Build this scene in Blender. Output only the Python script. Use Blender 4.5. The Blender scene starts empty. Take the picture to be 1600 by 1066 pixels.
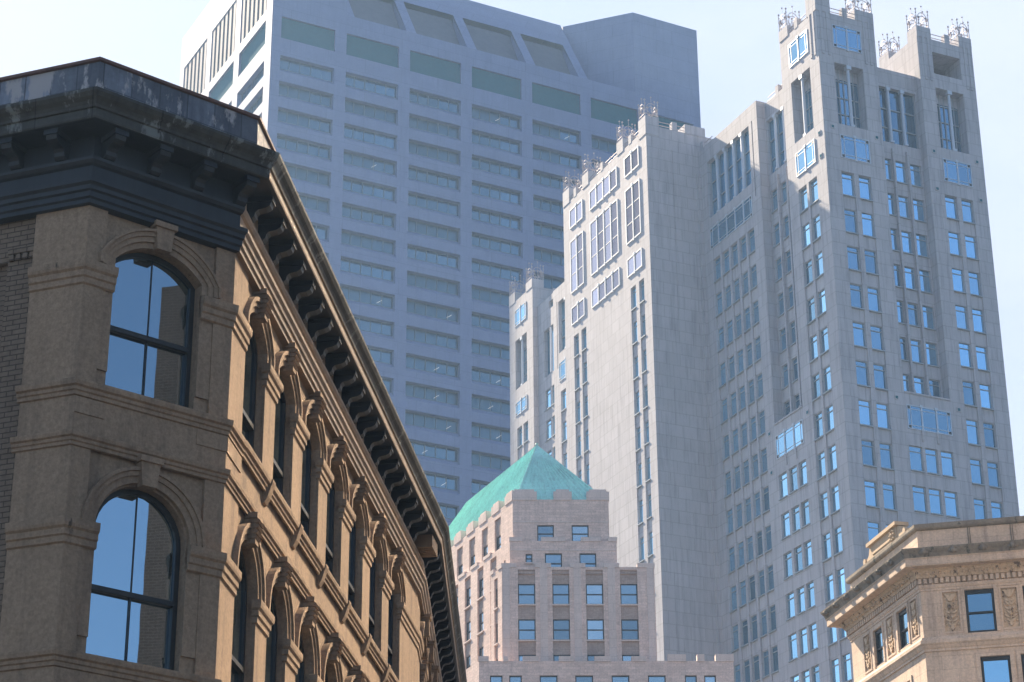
import bpy, bmesh, math, random
from mathutils import Vector
random.seed(7)
PI = math.pi
rad = math.radians
sc = bpy.context.scene
COL = sc.collection

# ------------------------------------------------------------------ helpers
class Fr:
    """A vertical facade frame: u runs along the wall, z is up, n is outward."""
    def __init__(s, O, yaw, side=1):
        s.O = Vector((O[0], O[1])); t = rad(yaw); s.yaw = yaw; s.side = side
        s.d = Vector((math.sin(t), math.cos(t)))
        s.n = Vector((s.d.y, -s.d.x)) * side
    def P(s, u, z, n=0.0):
        p = s.O + s.d * u + s.n * n
        return (p.x, p.y, z)
    def xy(s, u, n=0.0):
        p = s.O + s.d * u + s.n * n
        return Vector((p.x, p.y))
    def rotz(s):
        return math.atan2(s.n.x, -s.n.y)       # local -y = outward

class FarFr(Fr):
    """a frame whose metres are drawn K times larger, about street level (for a tower measured at another distance)"""
    K = 1.0
    def P(s, u, z, n=0.0):
        p = s.O + s.d * (u * s.K) + s.n * (n * s.K)
        return (p.x, p.y, 1.6 + (z - 1.6) * s.K)
class MB:
    def __init__(s): s.v = []; s.f = []; s.uv = []; s.m = []
    def face(s, pts, uv=None, m=0):
        b = len(s.v); s.v.extend([tuple(p) for p in pts])
        s.f.append(tuple(range(b, b + len(pts))))
        s.uv.append(uv if uv else [(p[0] + p[1], p[2]) for p in pts]); s.m.append(m)
    def fq(s, fr, a, m=0):                     # polygon given as (u,z,n)
        s.face([fr.P(*q) for q in a], [(q[0] + q[2], q[1] + 0.0) for q in a], m)
    def rect(s, fr, u0, u1, z0, z1, n=0.0, m=0):
        s.fq(fr, [(u0, z0, n), (u1, z0, n), (u1, z1, n), (u0, z1, n)], m)
    def box(s, fr, u0, u1, z0, z1, n0, n1, m=0):
        s.rect(fr, u0, u1, z0, z1, n1, m); s.rect(fr, u0, u1, z0, z1, n0, m)
        for u in (u0, u1):
            s.face([fr.P(u, z0, n0), fr.P(u, z0, n1), fr.P(u, z1, n1), fr.P(u, z1, n0)],
                   [(u + n0, z0), (u + n1, z0), (u + n1, z1), (u + n0, z1)], m)
        for z in (z0, z1):
            s.face([fr.P(u0, z, n0), fr.P(u1, z, n0), fr.P(u1, z, n1), fr.P(u0, z, n1)],
                   [(u0, z + n0), (u1, z + n0), (u1, z + n1), (u0, z + n1)], m)
    def wall(s, fr, u0, u1, z0, z1, holes=(), n=0.0, depth=0.3, m=0, back=False):
        """wall sheet with rectangular openings (a,b,c,d[,depth]) and their reveals"""
        H = []
        for h in holes:
            a, b, c, d = max(h[0], u0), min(h[1], u1), max(h[2], z0), min(h[3], z1)
            if b - a > 1e-4 and d - c > 1e-4: H.append((a, b, c, d, h[4] if len(h) > 4 else depth))
        us = sorted({round(x, 4) for x in [u0, u1] + [h[0] for h in H] + [h[1] for h in H]})
        zs = sorted({round(x, 4) for x in [z0, z1] + [h[2] for h in H] + [h[3] for h in H]})
        for i in range(len(us) - 1):
            j = 0
            um = (us[i] + us[i + 1]) / 2
            while j < len(zs) - 1:
                def op(jj):
                    zm = (zs[jj] + zs[jj + 1]) / 2
                    return any(h[0] < um < h[1] and h[2] < zm < h[3] for h in H)
                if op(j): j += 1; continue
                k = j
                while k < len(zs) - 1 and not op(k): k += 1
                s.rect(fr, us[i], us[i + 1], zs[j], zs[k], n, m); j = k
        for a, b, c, d, dp in H:
            s.reveal(fr, a, b, c, d, n - dp, n, m)
            if back: s.rect(fr, a, b, c, d, n - dp, m)
    def reveal(s, fr, a, b, c, d, n0, n1, m=0):
        for u in (a, b):
            s.face([fr.P(u, c, n0), fr.P(u, c, n1), fr.P(u, d, n1), fr.P(u, d, n0)],
                   [(n0 + u, c), (n1 + u, c), (n1 + u, d), (n0 + u, d)], m)
        for z in (c, d):
            s.face([fr.P(a, z, n0), fr.P(b, z, n0), fr.P(b, z, n1), fr.P(a, z, n1)],
                   [(a, z + n0), (b, z + n0), (b, z + n1), (a, z + n1)], m)
    def prism(s, fr, prof, u0, u1, m=0):
        """profile of (n,z) points extruded along u, ends closed"""
        k = len(prof)
        for i in range(k):
            a, b = prof[i], prof[(i + 1) % k]
            s.face([fr.P(u0, a[1], a[0]), fr.P(u1, a[1], a[0]), fr.P(u1, b[1], b[0]), fr.P(u0, b[1], b[0])],
                   [(u0, a[1] + a[0]), (u1, a[1] + a[0]), (u1, b[1] + b[0]), (u0, b[1] + b[0])], m)
        for u in (u0, u1): s.face([fr.P(u, z, n) for n, z in prof], [(n, z) for n, z in prof], m)
    def ext(s, fr, poly, n0, n1, m=0):
        """outline of (u,z) points extruded in n"""
        k = len(poly)
        for n in (n0, n1): s.face([fr.P(u, z, n) for u, z in poly], [(u, z) for u, z in poly], m)
        for i in range(k):
            a, b = poly[i], poly[(i + 1) % k]
            s.face([fr.P(a[0], a[1], n0), fr.P(b[0], b[1], n0), fr.P(b[0], b[1], n1), fr.P(a[0], a[1], n1)], None, m)
    def archwall(s, fr, ul, ur, z0, z1, arc, n, depth, m=0):
        """wall from ul to ur, z0 to z1 round an arched opening; arc = list of (u,z) left to right incl. jamb feet"""
        a = arc
        if a[0][0] - ul > 1e-4: s.rect(fr, ul, a[0][0], z0, z1, n, m)
        if ur - a[-1][0] > 1e-4: s.rect(fr, a[-1][0], ur, z0, z1, n, m)
        if a[0][1] - z0 > 1e-4: s.rect(fr, a[0][0], a[-1][0], z0, a[0][1], n, m)
        for p, q in zip(a[1:-2], a[2:-1]):
            s.fq(fr, [(p[0], p[1], n), (q[0], q[1], n), (q[0], z1, n), (p[0], z1, n)], m)
        for p, q in list(zip(a[:-1], a[1:])) + [(a[-1], a[0])]:
            s.face([fr.P(p[0], p[1], n), fr.P(q[0], q[1], n), fr.P(q[0], q[1], n - depth), fr.P(p[0], p[1], n - depth)], None, m)
    def band(s, fr, A, B, n0, n1, m=0):
        """solid band between two equal-length outlines A (inner) and B (outer)"""
        for i in range(len(A) - 1):
            a, b, c, d = A[i], A[i + 1], B[i + 1], B[i]
            s.fq(fr, [(a[0], a[1], n1), (b[0], b[1], n1), (c[0], c[1], n1), (d[0], d[1], n1)], m)
            for p, q in ((a, b), (d, c)):
                s.face([fr.P(p[0], p[1], n0), fr.P(q[0], q[1], n0), fr.P(q[0], q[1], n1), fr.P(p[0], p[1], n1)], None, m)
        for i in (0, -1):
            a, d = A[i], B[i]
            s.face([fr.P(a[0], a[1], n0), fr.P(d[0], d[1], n0), fr.P(d[0], d[1], n1), fr.P(a[0], a[1], n1)], None, m)
    def sweep(s, path, prof, m=0, caps=True, outside=1, lift=None):
        """profile of (n,z) swept along plan points with mitred corners; n is to the right of travel * outside"""
        path = [Vector(p) for p in path]; k = len(path); rows = []; L = 0.0
        for i, p in enumerate(path):
            dirs = []
            if i > 0: dirs.append((p - path[i - 1]).normalized())
            if i < k - 1: dirs.append((path[i + 1] - p).normalized())
            ns = [Vector((d.y, -d.x)) * outside for d in dirs]
            mm = ns[0] if len(ns) == 1 else (ns[0] + ns[1]) / (1 + ns[0].dot(ns[1]))
            if i > 0: L += (p - path[i - 1]).length
            rows.append(([(p.x + mm.x * n, p.y + mm.y * n, z) for n, z in prof], L))
        acc = [0.0]
        for a, b in zip(prof[:-1], prof[1:]): acc.append(acc[-1] + math.hypot(b[0] - a[0], b[1] - a[1]))
        for (ra, la), (rb, lb) in zip(rows[:-1], rows[1:]):
            for j in range(len(prof) - 1):
                s.face([ra[j], rb[j], rb[j + 1], ra[j + 1]],
                       [(la, prof[0][1] + acc[j]), (lb, prof[0][1] + acc[j]), (lb, prof[0][1] + acc[j + 1]), (la, prof[0][1] + acc[j + 1])], m)
        if caps:
            for r, l in (rows[0], rows[-1]): s.face(r, [(n, z) for n, z in prof], m)
    def tube(s, p, q, r0, r1=None, k=6, m=0):
        r1 = r0 if r1 is None else r1
        p, q = Vector(p), Vector(q); ax = (q - p).normalized()
        a = ax.orthogonal().normalized(); b = ax.cross(a)
        R0 = [p + (a * math.cos(2 * PI * i / k) + b * math.sin(2 * PI * i / k)) * r0 for i in range(k)]
        R1 = [q + (a * math.cos(2 * PI * i / k) + b * math.sin(2 * PI * i / k)) * r1 for i in range(k)]
        for i in range(k):
            j = (i + 1) % k; s.face([R0[i], R0[j], R1[j], R1[i]], None, m)
        s.face(R0, None, m); s.face(R1, None, m)
    def ball(s, c, r, k=6, m=0):
        c = Vector(c); rows = []
        for i in range(5):
            t = PI * i / 4
            rows.append([c + Vector((math.sin(t) * math.cos(2 * PI * j / k), math.sin(t) * math.sin(2 * PI * j / k), math.cos(t))) * r for j in range(k)])
        for i in range(4):
            for j in range(k):
                q = (j + 1) % k; s.face([rows[i][j], rows[i][q], rows[i + 1][q], rows[i + 1][j]], None, m)
    def build(s, name, mats, parent=None, loc=None):
        me = bpy.data.meshes.new(name)
        base = Vector(parent.location) if (parent is not None and loc is None) else Vector((0, 0, 0))
        me.from_pydata([(x - base.x, y - base.y, z - base.z) for x, y, z in s.v], [], s.f)
        lay = me.uv_layers.new(name='UVMap'); flat = []
        for u in s.uv:
            for a in u: flat.extend((a[0], a[1]))
        lay.data.foreach_set('uv', flat)
        for mt in (mats if isinstance(mats, (list, tuple)) else [mats]): me.materials.append(mt)
        me.polygons.foreach_set('material_index', s.m)
        me.update()
        bm = bmesh.new(); bm.from_mesh(me)
        bmesh.ops.remove_doubles(bm, verts=bm.verts, dist=0.0004)
        bmesh.ops.recalc_face_normals(bm, faces=bm.faces)
        bm.to_mesh(me); bm.free()
        o = bpy.data.objects.new(name, me); COL.objects.link(o)
        if parent is not None: o.parent = parent
        if loc is not None: o.location = loc
        return o

def thing(name, loc, label, cat, group=None):
    o = bpy.data.objects.new(name, None); COL.objects.link(o); o.location = loc
    o['label'] = label; o['category'] = cat; o.empty_display_size = 1
    if group: o['group'] = group
    return o
def place(proto, parent, loc, rz, k=1.0):
    """copy a part and its sub-parts (proto is a linked, parentless part) under parent"""
    c = proto.copy(); COL.objects.link(c); c.parent = parent
    c.location = Vector(loc) - parent.location; c.rotation_euler = (0, 0, rz); c.scale = (k, k, k)
    for ch in KIDS.get(proto.name, []):
        d = ch.copy(); COL.objects.link(d); d.parent = c
        d.rotation_euler = (rad(random.uniform(-.45, .45)), 0, rad(random.uniform(-.6, .6)))
    return c
KIDS = {}
PROTO = []

# ------------------------------------------------------------------ materials
def newmat(name):
    m = bpy.data.materials.new(name); m.use_nodes = True
    nt = m.node_tree; nt.nodes.clear()
    out = nt.nodes.new('ShaderNodeOutputMaterial'); return m, nt, out
def N(nt, t, **k):
    n = nt.nodes.new(t)
    for a, b in k.items():
        if a.startswith('i_'): n.inputs[a[2:].replace('_', ' ')].default_value = b
        else: setattr(n, a, b)
    return n
def ramp(nt, stops, src):
    r = nt.nodes.new('ShaderNodeValToRGB'); cr = r.color_ramp
    while len(cr.elements) < len(stops): cr.elements.new(.5)
    for e, (p, c) in zip(cr.elements, stops): e.position = p; e.color = c if len(c) == 4 else (*c, 1)
    nt.links.new(src, r.inputs['Fac']); return r
def mixc(nt, blend, fac, a, b):
    n = nt.nodes.new('ShaderNodeMix'); n.data_type = 'RGBA'; n.blend_type = blend
    for sck, val in ((n.inputs[0], fac), (n.inputs[6], a), (n.inputs[7], b)):
        if hasattr(val, 'links') or isinstance(val, bpy.types.NodeSocket): nt.links.new(val, sck)
        else: sck.default_value = val if isinstance(val, (int, float)) else ((*val, 1) if len(val) == 3 else val)
    return n.outputs[2]
def stone(name, base, var=.15, grain=.12, brick=None, streak=.25, rough=.85, bump=.25, spec=.3, patch=None, gscale=9, bdist=.01):
    """masonry: base colour, low-frequency tone, grain, optional joints (w,h,mortar,mortar multiplier,tone2 multiplier), rain streaks"""
    m, nt, out = newmat(name); L = nt.links.new
    tc = N(nt, 'ShaderNodeTexCoord')
    p = N(nt, 'ShaderNodeBsdfPrincipled'); p.inputs['Roughness'].default_value = rough
    p.inputs['Specular IOR Level'].default_value = spec
    n1 = N(nt, 'ShaderNodeTexNoise', i_Scale=.35, i_Detail=5.0, i_Roughness=.6); L(tc.outputs['Object'], n1.inputs['Vector'])
    n2 = N(nt, 'ShaderNodeTexNoise', i_Scale=float(gscale), i_Detail=6.0, i_Roughness=.75); L(tc.outputs['Object'], n2.inputs['Vector'])
    mp = N(nt, 'ShaderNodeMapping'); mp.inputs['Scale'].default_value = (2.2, 2.2, .16); L(tc.outputs['Object'], mp.inputs['Vector'])
    n3 = N(nt, 'ShaderNodeTexNoise', i_Scale=1.3, i_Detail=5.0, i_Roughness=.65); L(mp.outputs[0], n3.inputs['Vector'])
    col = None; hgt = n2.outputs['Fac']
    if brick:
        w, h, mo, mm, t2 = brick
        b = N(nt, 'ShaderNodeTexBrick'); L(tc.outputs['UV'], b.inputs['Vector'])
        b.inputs['Scale'].default_value = 1; b.inputs['Brick Width'].default_value = w; b.inputs['Row Height'].default_value = h
        b.inputs['Mortar Size'].default_value = mo; b.inputs['Mortar Smooth'].default_value = .3
        b.inputs['Color1'].default_value = (*base, 1); b.inputs['Color2'].default_value = (*[c * t2 for c in base], 1)
        b.inputs['Mortar'].default_value = (*[c * mm for c in base], 1)
        col = b.outputs['Color']
        ma = N(nt, 'ShaderNodeMath', operation='MULTIPLY_ADD'); L(b.outputs['Fac'], ma.inputs[0]); ma.inputs[1].default_value = -1.2; L(n2.outputs['Fac'], ma.inputs[2]); hgt = ma.outputs[0]
    else:
        col = tuple(base)
    lo, hi = 1 - var, 1 + var
    r1 = ramp(nt, [(.3, (lo, lo, lo)), (.7, (hi, hi, hi))], n1.outputs['Fac'])
    c = mixc(nt, 'MULTIPLY', 1.0, col, r1.outputs[0])
    r2 = ramp(nt, [(.3, (1 - grain,) * 3), (.7, (1 + grain,) * 3)], n2.outputs['Fac'])
    c = mixc(nt, 'MULTIPLY', 1.0, c, r2.outputs[0])
    r3 = ramp(nt, [(.48, (1, 1, 1)), (.72, (1 - streak, 1 - streak, 1 - streak * .9))], n3.outputs['Fac'])
    c = mixc(nt, 'MULTIPLY', 1.0, c, r3.outputs[0])
    if patch:
        mp4 = N(nt, 'ShaderNodeMapping'); mp4.inputs['Scale'].default_value = (1, 1, .38); L(tc.outputs['Object'], mp4.inputs['Vector'])
        n4 = N(nt, 'ShaderNodeTexNoise', i_Scale=patch[1], i_Detail=7.0, i_Roughness=.7); L(mp4.outputs[0], n4.inputs['Vector'])
        r4 = ramp(nt, [(patch[2], (0, 0, 0)), (patch[2] + .05, (1, 1, 1))], n4.outputs['Fac'])
        c = mixc(nt, 'MIX', r4.outputs[0], c, patch[0])
    L(c, p.inputs['Base Color'])
    if bump:
        bp = N(nt, 'ShaderNodeBump'); bp.inputs['Strength'].default_value = bump; bp.inputs['Distance'].default_value = bdist
        L(hgt, bp.inputs['Height']); L(bp.outputs[0], p.inputs['Normal'])
    L(p.outputs[0], out.inputs['Surface']); return m
def glass(name, refl=(.75, .85, .95), fac=.6, dark=(.02, .03, .035), rough=.02, wav=.0, shade=None):
    """opaque coated window glass: a mirror coat over a dark room"""
    m, nt, out = newmat(name); L = nt.links.new
    g = N(nt, 'ShaderNodeBsdfGlossy'); g.inputs['Color'].default_value = (*refl, 1); g.inputs['Roughness'].default_value = rough
    d = N(nt, 'ShaderNodeBsdfDiffuse'); d.inputs['Color'].default_value = (*dark, 1)
    lw = N(nt, 'ShaderNodeLayerWeight'); lw.inputs['Blend'].default_value = .35
    ma = N(nt, 'ShaderNodeMath', operation='MULTIPLY_ADD'); L(lw.outputs['Fresnel'], ma.inputs[0]); ma.inputs[1].default_value = 1 - fac; ma.inputs[2].default_value = fac * .9
    ma.use_clamp = True
    mx = N(nt, 'ShaderNodeMixShader'); L(ma.outputs[0], mx.inputs[0]); L(d.outputs[0], mx.inputs[1]); L(g.outputs[0], mx.inputs[2])
    tc = N(nt, 'ShaderNodeTexCoord')
    if wav:
        n = N(nt, 'ShaderNodeTexNoise', i_Scale=1.6, i_Detail=1.0); L(tc.outputs['Object'], n.inputs['Vector'])
        b = N(nt, 'ShaderNodeBump'); b.inputs['Strength'].default_value = wav; b.inputs['Distance'].default_value = .02
        L(n.outputs['Fac'], b.inputs['Height']); L(b.outputs[0], g.inputs['Normal'])
    oi0 = N(nt, 'ShaderNodeObjectInfo'); mr = N(nt, 'ShaderNodeMapRange'); mr.inputs['To Min'].default_value = .50; mr.inputs['To Max'].default_value = 1.06; L(oi0.outputs['Random'], mr.inputs['Value'])
    m2 = N(nt, 'ShaderNodeMath', operation='MULTIPLY'); m2.use_clamp = True; L(ma.outputs[0], m2.inputs[0]); L(mr.outputs[0], m2.inputs[1]); L(m2.outputs[0], mx.inputs[0])
    if shade:
        oi = N(nt, 'ShaderNodeObjectInfo')
        r = ramp(nt, [(0, dark), (shade[1], dark), (shade[1] + .05, shade[0]), (1, shade[0])], oi.outputs['Random'])
        L(r.outputs[0], d.inputs['Color'])
    L(mx.outputs[0], out.inputs['Surface']); return m
def plain(name, col, rough=.5, metal=0.0, spec=.5, noise=.1, ns=4, streaky=False):
    m, nt, out = newmat(name); L = nt.links.new
    p = N(nt, 'ShaderNodeBsdfPrincipled'); p.inputs['Roughness'].default_value = rough; p.inputs['Metallic'].default_value = metal
    p.inputs['Specular IOR Level'].default_value = spec
    tc = N(nt, 'ShaderNodeTexCoord'); n = N(nt, 'ShaderNodeTexNoise', i_Scale=float(ns), i_Detail=5.0, i_Roughness=.65)
    if streaky:
        mp = N(nt, 'ShaderNodeMapping'); mp.inputs['Scale'].default_value = (1, 1, .12); L(tc.outputs['Object'], mp.inputs['Vector']); L(mp.outputs[0], n.inputs['Vector'])
    else: L(tc.outputs['Object'], n.inputs['Vector'])
    r = ramp(nt, [(.3, (1 - noise,) * 3), (.7, (1 + noise,) * 3)], n.outputs['Fac'])
    L(mixc(nt, 'MULTIPLY', 1.0, tuple(col), r.outputs[0]), p.inputs['Base Color'])
    L(p.outputs[0], out.inputs['Surface']); return m

M = {}
M['tan'] = stone('tan painted sandstone', (.27, .188, .127), .18, .26, None, .40, .85, .5, .25, ((.075, .056, .042), 1.7, .645), 14)
M['tanbrick'] = stone('tan painted brick', (.205, .15, .11), .12, .16, (.22, .077, .009, .45, .88), .2, .85, .9, .25, None, 12)
M['darkmetal'] = plain('dark blue black painted cornice', (.014, .018, .025), .5, 0, .4, .35, 3, True)
M['bronze'] = plain('bronze paint with painted sunlight', (.20, .135, .085), .5, 0, .45, .3, 3, True)  # lighter copy of the dark cornice paint; street-side sunlight painted into the colour
M['gutter'] = stone('rain streaked lead gutter', (.055, .053, .047), .3, .3, (.9, 4.0, .012, .35, .7), .65, .6, .4, .3, ((.15, .155, .145), 2.8, .56), 6)
M['zinc'] = stone('patched zinc sheets', (.20, .22, .27), .45, .25, (.42, 3.0, .012, .3, .36), .6, .6, .3, .4, ((.36, .33, .33), 1.9, .52), 5)
M['copperedge'] = plain('red brown copper edge', (.12, .058, .045), .6, 0, .4, .3)
M['darkframe'] = plain('black window frame', (.012, .012, .014), .45, 0, .4, .1)
M['glassL'] = glass('old sash glass', (.62, .84, 1.0), .74, (.02, .025, .025), .01, .015)
M['lavender'] = stone('pale lavender metal panels', (.205, .245, .40), .06, .07, (5.46, 2.27, .055, .84, .95), .10, .6, .1, .35, None, 3)
M['glassT'] = glass('office tower glass', (.36, .60, .76), .34, (.03, .07, .09), .03, .1)
M['louver'] = plain('dark teal louvre panel', (.02, .125, .165), .95, 0, .05, .12, 2)
M['roofpanel'] = plain('dark grey roof panel', (.15, .155, .19), .9, 0, .1, .1, 1)
M['louverrib'] = plain('louvre rib', (.20, .19, .215), .7, 0, .3, .1, 2)
M['mullionT'] = plain('grey mullion', (.12, .15, .18), .5, .2, .5, .1)
M['granite'] = stone('grey pink granite', (.455, .445, .478), .06, .16, (1.55, 1.25, .055, .80, .92), .28, .75, .2, .35, None, 22)
M['glassB'] = glass('blue mirror glass', (.42, .76, 1.0), .82, (.015, .03, .045), .01, .12, ((.16, .17, .17), .86))
M['framegrey'] = plain('pale grey blue window frame', (.30, .34, .38), .5, .1, .5, .1)
M['framewhite'] = plain('white painted metal lattice', (.74, .76, .78), .45, 0, .5, .06)
M['column'] = plain('pale blue grey metal column', (.48, .52, .58), .4, .3, .5, .06)
M['crest'] = plain('pinkish grey iron cresting', (.42, .38, .40), .5, .3, .5, .15)
M['framedk'] = plain('dark blue grey sash frame', (.035, .045, .06), .5, 0, .4, .1)
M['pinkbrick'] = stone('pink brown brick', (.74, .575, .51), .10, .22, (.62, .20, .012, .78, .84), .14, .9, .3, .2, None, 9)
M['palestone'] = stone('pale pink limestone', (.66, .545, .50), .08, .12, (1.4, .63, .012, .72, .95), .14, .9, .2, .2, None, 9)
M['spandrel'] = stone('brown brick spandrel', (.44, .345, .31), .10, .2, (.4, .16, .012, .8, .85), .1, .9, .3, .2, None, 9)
M['verdigris'] = stone('verdigris copper', (.44, .80, .72), .10, .14, None, .22, .6, .1, .4, ((.28, .66, .56), 2.2, .6), 5)
M['verdigrispale'] = plain('pale verdigris roll', (.45, .66, .58), .6, 0, .4, .1)
M['glassP'] = glass('clear sash glass', (.66, .84, .95), .55, (.04, .055, .06), .015, .3, ((.22, .22, .19), .72))
M['glassR'] = glass('blue sash glass', (.50, .80, 1.0), .82, (.02, .03, .04), .01, .15)
M['limestone'] = stone('warm weathered limestone', (.60, .465, .36), .16, .22, (1.2, .52, .010, .72, .92), .30, .88, .35, .25, None, 12)
M['carved'] = stone('carved limestone', (.55, .42, .30), .2, .25, None, .2, .9, .8, .2, ((.16, .12, .09), 4.5, .56), 12)
M['sootstone'] = stone('soot darkened limestone', (.24, .205, .165), .25, .2, None, .35, .9, .5, .2, ((.075, .075, .06), 2.2, .58), 9)
M['ochre'] = stone('ochre stone', (.48, .37, .26), .1, .12, None, .15, .88, .3, .2, None, 10)

def wmesh(name, mats, fn, child=None, cmat=None):
    """window prototype: frame mesh at local origin (x along wall, -y outward) plus pane child"""
    fr = Fr((0, 0), 90, 1)      # u=+x, n=-y
    mb = MB(); fn(mb, fr); o = mb.build(name, mats, None, (0, 0, 0)); PROTO.append(o)
    if child:
        cb = MB(); child(cb, fr); c = cb.build('pane', cmat, None, (0, 0, 0)); PROTO.append(c)
        KIDS[o.name] = [c]
    return o

# ================================================================== 1. arched corner building (left)
OL = (-4.03141, 29.72789)
LC = Fr(OL, 50.23); LS = Fr(OL, 6.9)
WL = 2.43
LB = Fr(LC.xy(-WL), 110.0)                 # u runs to the left as negative
UB = 16.55                                 # end of the straight street front
LS2 = Fr(LS.xy(UB), 0.6)
pB, pA, pO, pE, pF = LB.xy(-14), LC.xy(-WL), Vector(OL), LS.xy(UB), LS2.xy(21)
lb = thing('arched_corner_building', (-4.4, 30.2, 0), 'tan Italianate corner building with dark bracketed cornice and round arched windows, left foreground', 'building')

def arc_pts(uc, half, foot, spring, rise, k=16, pw=2.0):
    pts = [(uc - half, foot)]
    if pw > 2.05:                                    # flat segmental arch with sharp springing
        R = (half * half + rise * rise) / (2 * rise)
        for i in range(k + 1):
            x = -half + 2 * half * i / k; pts.append((uc + x, spring + math.sqrt(max(0, R * R - x * x)) - (R - rise)))
        pts.append((uc + half, foot)); return pts
    for i in range(k + 1):
        t = PI - PI * i / k; c, s_ = math.cos(t), math.sin(t)
        c = math.copysign(abs(c) ** (2 / pw), c); s_ = abs(s_) ** (2 / pw)
        pts.append((uc + half * c, spring + rise * s_))
    pts.append((uc + half, foot)); return pts

wallS = MB(); wallC = MB(); wallB = MB()
capsM = MB(); strg = MB()
def arched_window(fr, uc, half, foot, spring, rise, nback, rail, mull, seg_pw=2.0, name='arched_window'):
    """sash window: frame ring, meeting rail, mullion; pane child"""
    mb = MB(); A = arc_pts(uc, half - .075, foot + .08, spring, rise - .075, 16, seg_pw); B = arc_pts(uc, half, foot, spring, rise, 16, seg_pw)
    mb.band(fr, A, B, nback - .06, nback + .05); mb.box(fr, uc - half + .002, uc + half - .002, foot, foot + .085, nback - .055, nback + .058)
    mb.box(fr, uc - half + .07, uc + half - .07, rail - .035, rail + .035, nback - .05, nback + .07)
    if mull:
        top = spring + rise - .08
        mb.box(fr, uc - .008, uc + .008, foot + .08, rail - .034, nback - .012, nback + .018)
        mb.box(fr, uc - .008, uc + .008, rail + .034, top, nback + .0, nback + .026)
    w = mb.build(name, M['darkframe'], lb)
    pn = MB()
    A = arc_pts(uc, half - .07, foot + .08, spring, rise - .07, 16, seg_pw)
    up = [(u, max(z, rail)) for u, z in A]; 
    pn.face([fr.P(u, z, nback + .012) for u, z in up], [(u, z) for u, z in up])
    pn.rect(fr, uc - half + .07, uc + half - .07, foot + .08, rail, nback - .012)
    g = pn.build('pane', M['glassL'], lb); g.parent = w; g.location = (0, 0, 0)
    return w
def archivolt(fr, uc, half, spring, rise, foot, bands, pw=2.0, name='archivolt', mat='tan'):
    mb = MB()
    for a, b, n0, n1, ft in bands:
        A = arc_pts(uc, half + a, ft, spring, rise + a, 20, pw); B = arc_pts(uc, half + b, ft, spring, rise + b, 20, pw)
        mb.band(fr, A, B, n0, n1)
    return mb.build(name, M[mat], lb)
def keystone(fr, uc, z0, z1, w0, w1, n0, n1, name='keystone', scroll=False):
    mb = MB()
    mb.ext(fr, [(uc - w0, z0), (uc + w0, z0), (uc + w1, z1), (uc - w1, z1)], n0, n1)
    mb.box(fr, uc - w1 - .025, uc + w1 + .025, z1 - .07, z1 + .012, n0, n1 + .035)
    if scroll:
        for k in range(4):
            zz = z1 - .11 - k * .075; t = (zz - z0) / (z1 - z0); w = w0 + (w1 - w0) * t
            mb.prism(fr, [(n0, zz - .03), (n1 + .05 - .014 * k, zz - .03), (n1 + .075 - .014 * k, zz), (n1 + .05 - .014 * k, zz + .03), (n0, zz + .03)], uc - w - .012, uc + w + .012)
    return mb.build(name, M['tan'], lb)
CAP = [(0, .0), (.03, .02), (.03, .10), (.055, .12), (.055, .2), (.085, .23), (.095, .27), (.095, .35), (.0, .38)]
def shift(prof, z0, sc_=1.0, nn=1.0): return [(n * nn, z0 + z * sc_) for n, z in prof]
STR = [(0, 0), (.03, .01), (.03, .06), (.055, .075), (.055, .12), (.09, .14), (.10, .19), (.10, .22), (0, .25)]

ST = 3.76
bays = [1.5 + 2.04 * i for i in range(7)]
piers = [(0.0, bays[0] - .66)] + [(bays[i] + .66, bays[i + 1] - .66) for i in range(6)] + [(bays[6] + .66, UB)]
bays2 = [1.75 + 2.05 * i for i in range(9)]
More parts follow.
